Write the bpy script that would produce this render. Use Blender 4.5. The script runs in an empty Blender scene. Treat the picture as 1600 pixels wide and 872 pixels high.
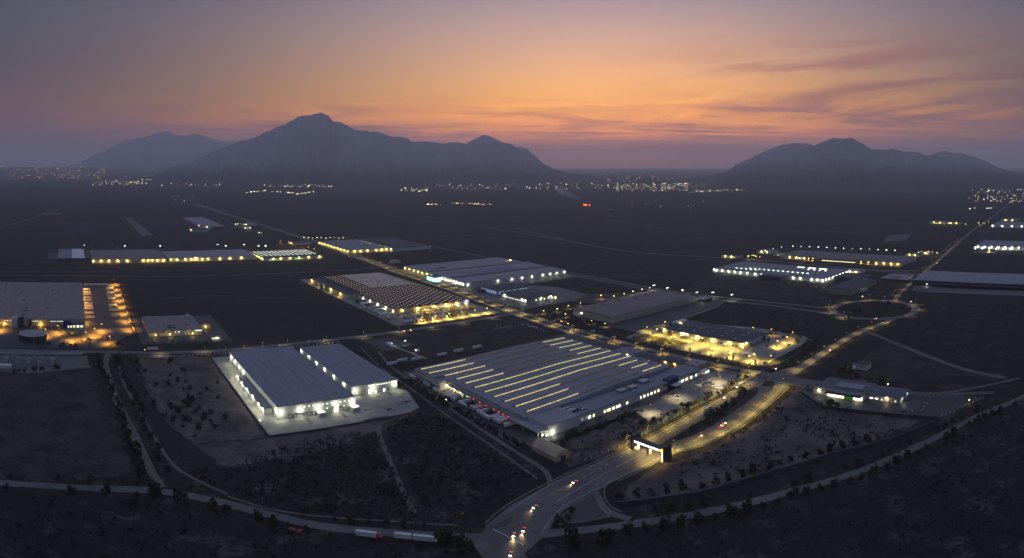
import bpy, math, random
import numpy as np
from mathutils import Vector, Matrix

# ------------------------------------------------------------------ camera, sky, sun, exposure
S = bpy.context.scene
COL = S.collection
R = math.radians
FOC, HOR, CAMH = 1050.0, 257.0, 258.0        # cylindrical panorama taken from a drone 258 m up

cd = bpy.data.cameras.new('camera'); cam = bpy.data.objects.new('camera', cd); COL.objects.link(cam)
cam.location = (0, 0, CAMH); cam.rotation_euler = (R(90), 0, 0)
cd.type = 'PANO'; cd.panorama_type = 'CENTRAL_CYLINDRICAL'
cd.central_cylindrical_range_u_min = -800 / FOC; cd.central_cylindrical_range_u_max = 800 / FOC
cd.central_cylindrical_range_v_min = -(872 - HOR) / FOC; cd.central_cylindrical_range_v_max = HOR / FOC
cd.central_cylindrical_radius = 1.0
cd.clip_start = 0.5; cd.clip_end = 200000
S.camera = cam

def lin(*c):
    return tuple(((v / 255 + .055) / 1.055) ** 2.4 if v > 10 else v / 255 / 12.92 for v in c)

SUN_AZ = 0.17                                  # the sun went down a little right of the middle
W = bpy.data.worlds.new('World'); S.world = W; W.use_nodes = True
def build_world():
    nt = W.node_tree; nt.nodes.clear(); L = nt.links
    def N(t, **k):
        n = nt.nodes.new(t)
        for a, b in k.items(): setattr(n, a, b)
        return n
    def M(op, a, b=None, c=None):
        n = N('ShaderNodeMath', operation=op)
        for i, v in enumerate((a, b, c)):
            if v is None: continue
            if isinstance(v, (int, float)): n.inputs[i].default_value = v
            else: L.new(v, n.inputs[i])
        return n.outputs[0]
    def ramp(fac, stops):
        n = N('ShaderNodeValToRGB'); e = n.color_ramp.elements
        n.color_ramp.interpolation = 'EASE'
        n.color_ramp.interpolation = 'LINEAR'
        while len(e) < len(stops): e.new(0.5)
        for el, (p, c) in zip(e, stops):
            el.position = p; el.color = (*c, 1)
        L.new(fac, n.inputs[0]); return n.outputs[0]
    def mix(f, a, b, mode='MIX'):
        n = N('ShaderNodeMix', data_type='RGBA', blend_type=mode)
        for s, v in ((n.inputs[0], f), (n.inputs[6], a), (n.inputs[7], b)):
            if isinstance(v, (int, float)): s.default_value = v
            elif isinstance(v, tuple): s.default_value = (*v, 1)
            else: L.new(v, s)
        return n.outputs[2]
    tc = N('ShaderNodeTexCoord'); sep = N('ShaderNodeSeparateXYZ'); L.new(tc.outputs['Generated'], sep.inputs[0])
    x, y, z = sep.outputs
    az = M('ARCTAN2', x, y)
    hor = M('SQRT', M('ADD', M('MULTIPLY', x, x), M('MULTIPLY', y, y)))
    el = M('MAXIMUM', M('ARCTAN2', z, hor), 0.0)
    s = M('SQRT', M('DIVIDE', el, math.pi / 2))
    def P(deg): return math.sqrt(deg / 90)
    def dsun(width, off=0.0):
        # angular falloff from the sunset azimuth, through cos so that it wraps all round
        d = M('SUBTRACT', 1.0, M('COSINE', M('SUBTRACT', az, SUN_AZ + off)))
        return M('EXPONENT', M('MULTIPLY', d, -1.0 / width))
    glow = ramp(s, SKY_GLOW(P)); away = ramp(s, SKY_AWAY(P))
    base = mix(dsun(SKY_WIDTH, SKY_OFF), away, glow)
    core = M('MULTIPLY', dsun(0.03, 0.02), M('EXPONENT', M('MULTIPLY', M('POWER', M('DIVIDE', M('SUBTRACT', el, R(5.6)), R(4.2)), 2.0), -1.0)))
    base = mix(M('MULTIPLY', core, CORE[0]), base, CORE[1], 'ADD')
    # thin streaky cloud low over the sunset, everywhere round the horizon alike
    def cloud(su, sv, det, lo, hi, seed, tilt):
        cv = N('ShaderNodeCombineXYZ')
        L.new(M('ADD', M('MULTIPLY', az, su), seed), cv.inputs[0])
        L.new(M('ADD', M('MULTIPLY', el, sv), M('MULTIPLY', az, tilt)), cv.inputs[1])
        nz = N('ShaderNodeTexNoise'); nz.inputs['Scale'].default_value = 1; nz.inputs['Detail'].default_value = det
        nz.inputs['Roughness'].default_value = .58; nz.inputs['Distortion'].default_value = .9
        L.new(cv.outputs[0], nz.inputs['Vector'])
        mr = N('ShaderNodeMapRange', interpolation_type='SMOOTHSTEP'); mr.inputs[1].default_value = lo; mr.inputs[2].default_value = hi
        L.new(nz.outputs[0], mr.inputs[0]); return mr.outputs[0]
    def band(a, b, c, d):
        m1 = N('ShaderNodeMapRange', interpolation_type='SMOOTHSTEP'); m1.inputs[1].default_value = R(a); m1.inputs[2].default_value = R(b)
        m2 = N('ShaderNodeMapRange', interpolation_type='SMOOTHSTEP'); m2.inputs[1].default_value = R(d); m2.inputs[2].default_value = R(c)
        L.new(el, m1.inputs[0]); L.new(el, m2.inputs[0])
        return M('MULTIPLY', m1.outputs[0], m2.outputs[0])
    # streaks get thicker towards the north (right of the sunset)
    side = N('ShaderNodeMapRange', interpolation_type='SMOOTHSTEP'); side.inputs[1].default_value = 0.05; side.inputs[2].default_value = 0.55
    L.new(az, side.inputs[0])
    c1 = M('MULTIPLY', cloud(5.5, 62, 5, .40, .66, 3.1, 1.2), band(1.5, 3.0, 4.0, 6.5))
    c2 = M('MULTIPLY', M('MULTIPLY', cloud(4.2, 38, 6, .36, .66, 8.7, -5.0), band(2.5, 4.5, 8, 13)), side.outputs[0])
    low = M('MULTIPLY', cloud(3.2, 110, 4, .38, .62, 12.4, .8), band(.4, 1.6, 2.6, 4.2))
    c = M('MINIMUM', M('ADD', M('MULTIPLY', c1, .55), M('ADD', M('MULTIPLY', c2, .8), M('MULTIPLY', low, .6))), .85)
    cc = mix(dsun(.10), CLOUD_AWAY, CLOUD_SUN)
    col = mix(c, base, cc)
    sky = N('ShaderNodeTexSky', sky_type='NISHITA'); sky.sun_disc = False
    sky.sun_elevation = R(0.5); sky.sun_rotation = SUN_AZ; sky.altitude = 600; sky.dust_density = 4; sky.ozone_density = 3
    bg1 = N('ShaderNodeBackground'); L.new(col, bg1.inputs[0]); bg1.inputs[1].default_value = SKY_STR
    bg2 = N('ShaderNodeBackground'); L.new(sky.outputs[0], bg2.inputs[0]); bg2.inputs[1].default_value = NISH_STR
    add = N('ShaderNodeAddShader'); L.new(bg1.outputs[0], add.inputs[0]); L.new(bg2.outputs[0], add.inputs[1])
    out = N('ShaderNodeOutputWorld'); L.new(add.outputs[0], out.inputs[0])
SKY_WIDTH, SKY_OFF, SKY_STR, NISH_STR = 0.125, -0.04, 4.0, 0.004
def q4(*c): return tuple(v / 4 for v in c)
CORE = (.32, q4(1.2, .46, .04))
def SKY_GLOW(P): return [(0, q4(.75, .27, .20)), (P(1.4), q4(1.15, .34, .20)), (P(2.4), q4(2.1, .60, .13)), (P(4.2), q4(2.0, .72, .08)),
                         (P(6), q4(1.30, .60, .15)), (P(8), q4(1.02, .53, .26)), (P(11), q4(.73, .45, .36)), (P(15), q4(.39, .31, .38)), (P(32), q4(.33, .36, .56)), (1, q4(.26, .33, .56))]
def SKY_AWAY(P): return [(0, q4(.01, .012, .014)), (P(1.6), q4(.04, .02, .02)), (P(3.4), q4(.115, .045, .055)), (P(6), q4(.085, .056, .072)),
                         (P(9), q4(.056, .058, .082)), (P(14), q4(.058, .072, .098)), (P(32), q4(.22, .28, .46)), (1, q4(.26, .33, .56))]
CLOUD_SUN, CLOUD_AWAY = q4(.62, .22, .16), q4(.14, .08, .09)
build_world()

sl = bpy.data.lights.new('sun', 'SUN'); so = bpy.data.objects.new('sun', sl); COL.objects.link(so)
sl.energy = 0.03; sl.angle = R(14); sl.color = (1, .62, .38)      # last glow of a sun already at the horizon
so.rotation_euler = Vector((-math.sin(SUN_AZ), -math.cos(SUN_AZ), -math.sin(R(4)))).to_track_quat('-Z', 'Y').to_euler()

S.view_settings.view_transform = 'Standard'; S.view_settings.look = 'None'
S.view_settings.exposure = 0.0; S.view_settings.gamma = 1.0; S.view_settings.use_curve_mapping = False
S.render.engine = 'CYCLES'
cy = S.cycles
cy.use_denoising = True; cy.use_adaptive_sampling = True; cy.adaptive_threshold = 0.02
cy.max_bounces = 4; cy.diffuse_bounces = 2; cy.glossy_bounces = 1; cy.volume_bounces = 2; cy.transparent_max_bounces = 6
cy.sample_clamp_direct = 0; cy.sample_clamp_indirect = 3.0; cy.use_light_tree = True
cy.caustics_reflective = False; cy.caustics_refractive = False

# ------------------------------------------------------------------ survey: picture point -> place on the ground (metres)
GRID = R(37.5)                                # the estate's street grid
CU, SU = math.cos(GRID), math.sin(GRID)
def at(px, py, z=0.0):
    d = FOC * (CAMH - z) / (py - HOR); t = (px - 800) / FOC
    return Vector((d * math.sin(t), d * math.cos(t), z))
def uv(p): return (p[0] * CU + p[1] * SU, -p[0] * SU + p[1] * CU)
def xy(u, v, z=0.0): return Vector((u * CU - v * SU, u * SU + v * CU, z))
def guv(px, py, z=0.0): return uv(at(px, py, z))
# ------------------------------------------------------------------ helpers
def tag(o, label=None, cat=None, group=None, kind=None):
    if label: o['label'] = label
    if cat: o['category'] = cat
    if group: o['group'] = group
    if kind: o['kind'] = kind
    return o
def link(name, me, parent=None, loc=None, rz=None):
    o = bpy.data.objects.new(name, me); COL.objects.link(o)
    if parent is not None: o.parent = parent
    if loc is not None: o.location = loc
    if rz is not None: o.rotation_euler = (0, 0, rz)
    return o
def np_mesh(name, verts, faces, mat=None, smooth=False):
    me = bpy.data.meshes.new(name); v = np.asarray(verts, 'f4'); f = np.asarray(faces, 'i4')
    k = f.shape[1]
    me.vertices.add(len(v)); me.vertices.foreach_set('co', v.ravel())
    me.loops.add(f.size); me.loops.foreach_set('vertex_index', f.ravel())
    me.polygons.add(len(f)); me.polygons.foreach_set('loop_start', np.arange(0, f.size, k, dtype='i4'))
    if smooth: me.polygons.foreach_set('use_smooth', np.ones(len(f), bool))
    me.update(calc_edges=True)
    if mat: me.materials.append(mat)
    return me
RNG = random.Random(7)
NRNG = np.random.default_rng(11)

def material(name, build):
    m = bpy.data.materials.new(name); m.use_nodes = True; nt = m.node_tree; nt.nodes.clear()
    class K: pass
    k = K(); k.nt = nt; k.L = nt.links
    def N(t, **a):
        n = nt.nodes.new(t)
        for p, q in a.items(): setattr(n, p, q)
        return n
    def put(s, v):
        if isinstance(v, (int, float)): s.default_value = v
        elif isinstance(v, tuple): s.default_value = (*v, 1) if len(v) == 3 and s.type == 'RGBA' else v
        else: nt.links.new(v, s)
    def noise(scale, det=4, rough=.55, vec=None, dist=0):
        n = N('ShaderNodeTexNoise'); n.inputs['Scale'].default_value = scale; n.inputs['Detail'].default_value = det
        n.inputs['Roughness'].default_value = rough; n.inputs['Distortion'].default_value = dist
        put(n.inputs['Vector'], vec if vec is not None else k.pos); return n.outputs[0]
    def remap(v, a, b, c=0, d=1):
        n = N('ShaderNodeMapRange', interpolation_type='SMOOTHSTEP')
        put(n.inputs[0], v)
        for i, q in enumerate((a, b, c, d)): n.inputs[1 + i].default_value = q
        return n.outputs[0]
    def mix(f, a, b, mode='MIX'):
        n = N('ShaderNodeMix', data_type='RGBA', blend_type=mode); put(n.inputs[0], f); put(n.inputs[6], a); put(n.inputs[7], b); return n.outputs[2]
    def math_(op, a, b=None):
        n = N('ShaderNodeMath', operation=op); put(n.inputs[0], a)
        if b is not None: put(n.inputs[1], b)
        return n.outputs[0]
    def scaled(vec, s):
        n = N('ShaderNodeVectorMath', operation='MULTIPLY'); put(n.inputs[0], vec); n.inputs[1].default_value = s; return n.outputs[0]
    def bump(h, strength, dist=1.0):
        n = N('ShaderNodeBump'); n.inputs['Strength'].default_value = strength; n.inputs['Distance'].default_value = dist
        put(n.inputs['Height'], h); return n.outputs[0]
    def bsdf(color, rough=.85, metal=0, normal=None, spec=.3, emit=None, estr=0):
        b = N('ShaderNodeBsdfPrincipled'); put(b.inputs['Base Color'], color); put(b.inputs['Roughness'], rough)
        b.inputs['Metallic'].default_value = metal; b.inputs['Specular IOR Level'].default_value = spec
        if normal is not None: put(b.inputs['Normal'], normal)
        if emit is not None:
            put(b.inputs['Emission Color'], emit); put(b.inputs['Emission Strength'], estr)
        o = N('ShaderNodeOutputMaterial'); nt.links.new(b.outputs[0], o.inputs[0]); return b
    k.N, k.put, k.noise, k.remap, k.mix, k.math, k.scaled, k.bump, k.bsdf = N, put, noise, remap, mix, math_, scaled, bump, bsdf
    g = N('ShaderNodeNewGeometry'); k.pos = g.outputs['Position']
    t = N('ShaderNodeTexCoord'); k.obj = t.outputs['Object']
    oi = N('ShaderNodeObjectInfo'); k.rand = oi.outputs['Random']
    build(k); return m

# ------------------------------------------------------------------ ground and mountains
def m_ground(k):
    n1 = k.noise(.004, 6, .6); n2 = k.noise(.035, 6, .65); n3 = k.noise(.22, 4, .7); n4 = k.noise(.0007, 5, .6)
    c = k.mix(k.remap(n1, .36, .64), (.016, .016, .0155), (.031, .028, .026))
    c = k.mix(k.remap(n2, .52, .62), c, (.070, .057, .053))
    c = k.mix(k.remap(n3, .46, .60), c, (.015, .016, .013))
    c = k.mix(k.remap(n4, .35, .7), c, (.020, .0195, .020))
    k.bsdf(c, .95, spec=.1, normal=k.bump(n3, .6, 1.2))
GROUND_MAT = material('scrub_ground', m_ground)
def make_ground():
    vs, fs = [(0, 0, 0)], []
    rad = [60, 200, 500, 1200, 3000, 8000, 20000, 42000]; n = 96
    for r in rad:
        for i in range(n): a = 2 * math.pi * i / n; vs.append((r * math.sin(a), r * math.cos(a), 0))
    me = bpy.data.meshes.new('ground')
    fs = [(0, 1 + (i + 1) % n, 1 + i) for i in range(n)]
    for j in range(len(rad) - 1):
        for i in range(n):
            a, b = 1 + j * n + i, 1 + j * n + (i + 1) % n
            fs.append((a, b, b + n, a + n))
    me.from_pydata(vs, [], fs); me.materials.append(GROUND_MAT)
    return tag(link('ground', me), 'dark flat scrubland reaching to the mountains', kind='structure')
make_ground()

def m_rock(k):
    n1 = k.noise(.0025, 7, .65); n2 = k.noise(.012, 5, .6)
    c = k.mix(k.remap(n1, .4, .62), (.15, .145, .15), (.19, .18, .18))
    c = k.mix(k.remap(n2, .5, .7), c, (.22, .205, .20))
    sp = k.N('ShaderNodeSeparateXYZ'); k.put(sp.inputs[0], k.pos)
    c = k.mix(k.remap(k.math('ADD', sp.outputs[2], k.math('MULTIPLY', n1, 160.0)), 120, 420), (.020, .0195, .020), c)      # scrub tone on the lower slopes also paints a hazy fade into the plain
    k.bsdf(c, .95, spec=.1)
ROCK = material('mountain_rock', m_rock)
def mountain(name, label, dist, prof, depth_f, depth_b, seed, rough=1.0):
    rg = np.random.default_rng(seed)
    px = np.array([p[0] for p in prof], float); py = np.array([p[1] for p in prof], float)
    n = int((px[-1] - px[0]) / 1.6); xs = np.linspace(px[0], px[-1], n)
    hs = np.interp(xs, px, py)
    for per, amp in ((26, 1.0), (11, 1.0), (5, .8), (2.5, .5)):
        t = np.cumsum(np.ones(n)) * 1.6 / per; i = t.astype(int); f = t - i; q = rg.uniform(-1, 1, i.max() + 3)
        hs -= amp * rough * (q[i] * (1 - f) + q[i + 1] * f)
    H = np.maximum(CAMH + (HOR - hs) * dist / FOC, 0)
    edge = np.minimum(np.arange(n), np.arange(n)[::-1]) / (n * .06); H *= np.clip(edge, 0, 1) ** .8
    m = 44; vs = np.zeros((m, n, 3)); th = (xs - 800) / FOC
    # spurs and gullies running down the face
    sp = np.zeros(n)
    for per, amp in ((34, .55), (15, .35), (7, .2)):
        t = np.arange(n) * 1.6 / per; i = t.astype(int); f = t - i; f = f * f * (3 - 2 * f); q = rg.uniform(-1, 1, i.max() + 3)
        sp += amp * (q[i] * (1 - f) + q[i + 1] * f)
    for j in range(m):
        a = j / (m - 1) * 1.0
        if a < .75:
            s = a / .75; d = dist - depth_f * (1 - s); base = s ** 1.9
        else:
            s = (1 - a) / .25; d = dist + depth_b * (1 - s); base = s ** 1.3
        w = 4 * s * (1 - s)
        h = H * np.clip(base * (1 + .42 * w * np.roll(sp, int((1 - s) * 9)) ) + .05 * w * rg.uniform(-1, 1, n), 0, 1.0)
        lim = CAMH + (H - CAMH) * d / dist - 4          # a spur never stands above the skyline behind it
        if a < .75: h = np.minimum(h, np.maximum(lim, 0))
        h = np.where(j in (0, m - 1), -3, h)
        vs[j, :, 0] = d * np.sin(th); vs[j, :, 1] = d * np.cos(th); vs[j, :, 2] = h
    idx = np.arange(m * n).reshape(m, n)
    fs = np.stack([idx[:-1, :-1], idx[:-1, 1:], idx[1:, 1:], idx[1:, :-1]], -1).reshape(-1, 4)
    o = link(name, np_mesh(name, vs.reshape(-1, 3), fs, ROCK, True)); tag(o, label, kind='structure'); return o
mountain('mountain', 'broad high mountain with a blunt double summit in the middle distance', 13000,
    [(215, 275), (250, 267), (280, 258), (300, 251), (340, 233), (375, 220), (415, 206), (440, 195), (468, 179), (480, 179.5), (492, 175), (502, 174.5), (512, 178), (520, 188), (533, 190), (548, 199),
     (556, 202), (590, 206), (610, 213), (632, 214), (644, 221), (675, 220), (690, 223), (705, 221), (735, 223), (760, 222), (798, 223), (806, 231), (815, 236), (822, 231), (830, 238), (840, 248),
     (850, 256), (865, 264), (890, 270), (930, 274), (990, 278), (1030, 281)], 5200, 3000, 3)
mountain('mountain', 'pale pointed peak showing behind the shoulder of the high mountain', 17500,
    [(690, 262), (715, 240), (733, 221), (745, 216), (755, 211), (762, 210), (770, 214), (785, 221), (800, 224), (806, 228), (824, 231), (840, 256), (870, 270)], 3000, 2500, 5, .7)
mountain('mountain', 'low far ridge fading into the dusk haze beside the high mountain', 25000,
    [(70, 266), (120, 258), (140, 247), (165, 234), (195, 221), (230, 212), (252, 206), (262, 203), (275, 209), (290, 211), (305, 207), (320, 213), (345, 219), (365, 220), (385, 218), (420, 222), (480, 240), (560, 262)], 5000, 3000, 9, .8)
def hill_z(d): return 205 * max(0.0, min(1.0, (d - 10500) / 6500)) ** 1.9
mountain('hill', 'gentle dark foothill carrying the far city', 17000,
    [(-120, 275), (-60, 262), (0, 260.3), (60, 260.3), (120, 260.6), (170, 262), (220, 266), (270, 273)], 6500, 2500, 31, 0.0)
mountain('mountain', 'dark jagged ridge under the sunset clouds', 11500,
    [(1040, 281), (1090, 278), (1120, 273), (1150, 258), (1165, 255), (1190, 247), (1215, 243), (1250, 233), (1272, 228), (1285, 221), (1300, 216), (1315, 217), (1330, 214), (1342, 220), (1360, 231), (1385, 233),
     (1400, 232), (1412, 236), (1425, 236), (1440, 240), (1456, 243), (1480, 247), (1520, 256), (1560, 268), (1600, 276), (1660, 281)], 4200, 2600, 13)
mountain('mountain', 'pale sloping shoulder behind the dark jagged ridge', 15500,
    [(1130, 270), (1160, 252), (1200, 233), (1220, 225.5), (1240, 222.5), (1265, 223), (1275, 230), (1300, 240), (1340, 262)], 2600, 2500, 17, .7)
mountain('mountain', 'rounded far ridge at the end of the jagged skyline', 13800,
    [(1400, 262), (1440, 245), (1458, 239.5), (1475, 235), (1500, 238.5), (1520, 245), (1540, 252), (1560, 261), (1580, 267), (1600, 271), (1650, 275), (1720, 277)], 3400, 2600, 21, .8)
# ------------------------------------------------------------------ materials
def m_plain(name, c, rough=.8, var=.25, scale=.15, metal=0, spec=.3):
    def b(k):
        n = k.noise(scale, 5, .6); n2 = k.noise(scale * 9, 3, .6)
        lo = tuple(v * (1 - var) for v in c); hi = tuple(min(1, v * (1 + var)) for v in c)
        col = k.mix(k.remap(n, .3, .7), lo, hi)
        col = k.mix(k.math('MULTIPLY', k.remap(n2, .45, .75), .35), col, tuple(v * .6 for v in c))
        k.bsdf(col, rough, metal, spec=spec)
    return material(name, b)
def grid_pos(k):
    # position turned into the estate's street grid, so panel joints run with the walls
    n = k.N('ShaderNodeVectorRotate', rotation_type='Z_AXIS'); k.put(n.inputs['Vector'], k.pos); n.inputs['Angle'].default_value = -GRID
    return n.outputs[0]
def joints(k, coord, step, width):
    m = k.math('MODULO', k.math('ADD', coord, 9000.0), step)
    return k.math('LESS_THAN', m, width)
def m_roof(name, c, axis=0, step=7.5, dark=.78, var=.14, rough=.45):
    def b(k):
        g = grid_pos(k); sp = k.N('ShaderNodeSeparateXYZ'); k.put(sp.inputs[0], g)
        st = k.noise(1, 5, .6, vec=k.scaled(g, (.30, .02, 1) if axis == 0 else (.02, .30, 1)))
        bl = k.noise(.02, 4, .6); fine = k.noise(.35, 3, .6)
        col = k.mix(k.remap(st, .3, .7), tuple(v * (1 - var) for v in c), tuple(v * (1 + var) for v in c))
        col = k.mix(k.math('MULTIPLY', k.remap(bl, .45, .72), .5), col, tuple(v * .72 for v in c))
        col = k.mix(k.math('MULTIPLY', joints(k, sp.outputs[axis], step, .55), 1 - dark), col, tuple(v * .45 for v in c))
        col = k.mix(k.math('MULTIPLY', joints(k, sp.outputs[1 - axis], 31.0, .5), .3), col, tuple(v * .5 for v in c))
        k.bsdf(col, k.remap(fine, .3, .7, rough + .2, rough + .4), .0, spec=.12)
    return material(name, b)
def m_wall(name, c, step=8.0, rough=.75):
    def b(k):
        g = grid_pos(k); sp = k.N('ShaderNodeSeparateXYZ'); k.put(sp.inputs[0], g)
        s = k.math('ADD', sp.outputs[0], sp.outputs[1])
        st = k.noise(1, 4, .6, vec=k.scaled(g, (.8, .8, .06))); bl = k.noise(.05, 4, .6)
        col = k.mix(k.remap(st, .3, .75), tuple(v * 1.06 for v in c), tuple(v * .80 for v in c))
        col = k.mix(k.math('MULTIPLY', k.remap(bl, .4, .7), .4), col, tuple(v * .75 for v in c))
        col = k.mix(k.math('MULTIPLY', joints(k, s, step, .25), .5), col, tuple(v * .5 for v in c))
        k.bsdf(col, rough, spec=.3)
    return material(name, b)
def m_emit(name, c, s):
    def b(k):
        e = k.N('ShaderNodeEmission'); k.put(e.inputs[0], c); e.inputs[1].default_value = s
        o = k.N('ShaderNodeOutputMaterial'); k.nt.links.new(e.outputs[0], o.inputs[0])
    m = material(name, b); m.cycles.emission_sampling = 'NONE'; return m
def m_window(name, c, s):
    def b(k):
        # lit room behind glass: blinds, desks and lamps make it uneven
        n = k.noise(.55, 3, .7); n2 = k.noise(1, 2, .5, vec=k.scaled(k.pos, (.1, .1, 2.2)))
        f = k.math('MULTIPLY', k.remap(n, .25, .7, .35, 1.2), k.remap(n2, .3, .7, .7, 1.1))
        k.bsdf((.05, .05, .06), .15, spec=.5, emit=c, estr=k.math('MULTIPLY', f, s))
    m = material(name, b); m.cycles.emission_sampling = 'NONE'; return m
def m_asphalt(name, c, wear):
    def b(k):
        n = k.noise(.03, 5, .6); n2 = k.noise(.6, 4, .7); n3 = k.noise(.006, 3, .5)
        col = k.mix(k.remap(n, .35, .68), c, wear)
        col = k.mix(k.math('MULTIPLY', k.remap(n2, .5, .7), .35), col, tuple(v * .6 for v in c))
        col = k.mix(k.math('MULTIPLY', k.remap(n3, .4, .65), .4), col, tuple(v * 1.2 for v in wear))
        g = grid_pos(k); st = k.noise(1, 5, .65, vec=k.scaled(g, (.02, .45, 1))); pt = k.noise(.05, 2, .4, dist=2.0)
        col = k.mix(k.math('MULTIPLY', k.remap(st, .5, .68), .45), col, tuple(v * .62 for v in c))      # oil and tyre streaks along the lanes
        col = k.mix(k.math('MULTIPLY', k.remap(pt, .62, .64), .5), col, tuple(v * .7 for v in c))       # repair patches
        k.bsdf(col, k.remap(n2, .3, .7, .62, .85), spec=.35, normal=k.bump(n2, .15, .2))
    return material(name, b)
def m_soil(name, a, b_, c, sc=.05):
    def b(k):
        n = k.noise(sc, 6, .62); n2 = k.noise(sc * 6, 5, .65); n3 = k.noise(sc * .25, 4, .6)
        col = k.mix(k.remap(n, .36, .66), a, b_)
        col = k.mix(k.remap(n2, .52, .66), col, c)
        col = k.mix(k.math('MULTIPLY', k.remap(n3, .4, .7), .5), col, b_)
        k.bsdf(col, .95, spec=.08, normal=k.bump(n2, .5, .6))
    return material(name, b)

MT = {}
MT['asphalt'] = m_asphalt('asphalt', (.050, .049, .050), (.078, .074, .072))
MT['asphalt_worn'] = m_asphalt('worn_asphalt', (.060, .059, .060), (.105, .098, .094))
MT['yard_asphalt'] = m_asphalt('yard_asphalt', (0.032, 0.0328, 0.0352), (0.044, 0.044, 0.0464))
def m_concrete(k):
    g = grid_pos(k); sp = k.N('ShaderNodeSeparateXYZ'); k.put(sp.inputs[0], g)
    n = k.noise(.045, 6, .65); n2 = k.noise(.5, 4, .7); wet = k.noise(.07, 4, .6, vec=k.scaled(k.pos, (1, 1, 1)), dist=1.2); tr = k.noise(1, 4, .6, vec=k.scaled(g, (.5, .03, 1)))
    c = k.mix(k.remap(n, .3, .7), (.15, .148, .135), (.25, .245, .22))
    c = k.mix(k.math('MULTIPLY', k.remap(tr, .5, .7), .4), c, (.075, .073, .068))          # tyre tracks
    c = k.mix(k.math('MULTIPLY', k.remap(n2, .55, .75), .4), c, (.07, .068, .062))
    j = k.math('MAXIMUM', joints(k, sp.outputs[0], 6.0, .32), joints(k, sp.outputs[1], 6.0, .32)); c = k.mix(k.math('MULTIPLY', j, .38), c, (.05, .05, .046))
    w = k.remap(wet, .60, .66); c = k.mix(k.math('MULTIPLY', w, .45), c, (.055, .055, .052))  # damp patches
    k.bsdf(c, k.mix(w, (.8, .8, .8), (.22, .22, .22)), spec=.4)
MT['concrete'] = material('concrete_slab', m_concrete)
MT['concrete_dark'] = m_asphalt('concrete_paving', (0.072, 0.0696, 0.0648), (0.096, 0.0912, 0.084))
MT['dirt'] = m_soil('dirt_track', (.095, .080, .074), (.150, .124, .112), (.060, .050, .046))
MT['sand'] = m_soil('sandy_soil', (.050, .042, .039), (.118, .094, .086), (.024, .022, .019), .035)
MT['soil'] = m_soil('brown_soil', (.024, .0215, .0195), (.058, .047, .042), (.012, .012, .010), .04)
MT['concrete_mid'] = m_asphalt('weathered_concrete', (.13, .125, .11), (.19, .18, .16))
MT['soil_dark'] = m_soil('dark_scrub_soil', (.020, .019, .017), (.030, .026, .023), (.014, .014, .011), .03)
MT['grass'] = m_soil('dry_grass', (.045, .046, .024), (.070, .062, .036), (.030, .034, .016), .1)
MT['kerb'] = m_plain('kerb_concrete', (0.18, 0.174, 0.162), .85)
MT['paint'] = m_plain('road_paint', (.50, .49, .44), .7, .3, .4)
MT['roof_blue'] = m_roof('grey_blue_metal_roof', (.185, .19, .215), 0, 7.5)
MT['roof_depot'] = m_roof('dull_depot_roof', (.105, .108, .12), 1, 6)
MT['roof_grey'] = m_roof('grey_metal_roof', (.195, .20, .225), 1, 9)
MT['roof_beige'] = m_roof('beige_membrane_roof', (.19, .165, .155), 0, 14)
MT['roof_pink'] = m_roof('pinkish_metal_roof', (.17, .14, .135), 0, 11)
MT['roof_white'] = m_roof('white_membrane_roof', (0.248, 0.236, 0.248), 1, 12)
MT['roof_dark'] = m_roof('dark_metal_roof', (.050, .037, .044), 0, 8)
MT['roof_slate'] = m_roof('slate_grey_roof', (0.063, 0.0672, 0.078), 1, 10)
MT['roof_lilac'] = m_roof('pale_corrugated_roof', (.23, .215, .23), 1, 5.2, .7)
MT['wall_grey'] = m_wall('grey_panel_wall', (.36, .37, .37))
MT['wall_light'] = m_wall('light_panel_wall', (.48, .48, .46))
MT['wall_beige'] = m_wall('beige_panel_wall', (.40, .36, .29))
MT['wall_dark'] = m_wall('charcoal_wall', (.05, .052, .06))
MT['wall_navy'] = m_wall('navy_cladding', (.025, .035, .09))
MT['wall_sand'] = m_wall('tan_block_wall', (.30, .25, .18))
MT['black'] = m_plain('black_rubber', (.015, .015, .015), .8)
MT['steel'] = m_plain('galvanised_steel', (.30, .31, .32), .45, .15, .8, .6)
MT['steel_dark'] = m_plain('dark_steel', (.05, .05, .055), .5, .2, .8, .4)
MT['white'] = m_plain('white_paint', (.50, .50, .49), .5, .12, .5)
MT['red'] = m_plain('red_paint', (.42, .035, .02), .4, .2, .6)
MT['orange'] = m_plain('orange_paint', (.55, .16, .02), .45, .2, .6)
MT['yellow'] = m_plain('yellow_paint', (.65, .42, .03), .45, .2, .6)
MT['fence_blue'] = m_plain('faded_blue_panel', (.05, .085, .15), .6)
MT['blue'] = m_plain('blue_paint', (.04, .09, .30), .4, .2, .6)
MT['silver'] = m_plain('silver_paint', (.42, .43, .45), .35, .1, .8, .4)
MT['charcoal'] = m_plain('charcoal_paint', (.04, .042, .045), .35, .1, .8)
MT['glass'] = m_plain('dark_glass', (.02, .024, .03), .12, .1, .5, 0, .5)
MT['wood'] = m_plain('timber', (.16, .105, .06), .8, .3, 1.2)
MT['rust'] = m_plain('rusty_metal', (.18, .075, .04), .8, .4, .8)
MT['fabric'] = m_plain('tan_tarpaulin', (.34, .25, .18), .8, .12, .1)
MT['green_sign'] = m_plain('green_paint', (.05, .30, .06), .5)
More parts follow.
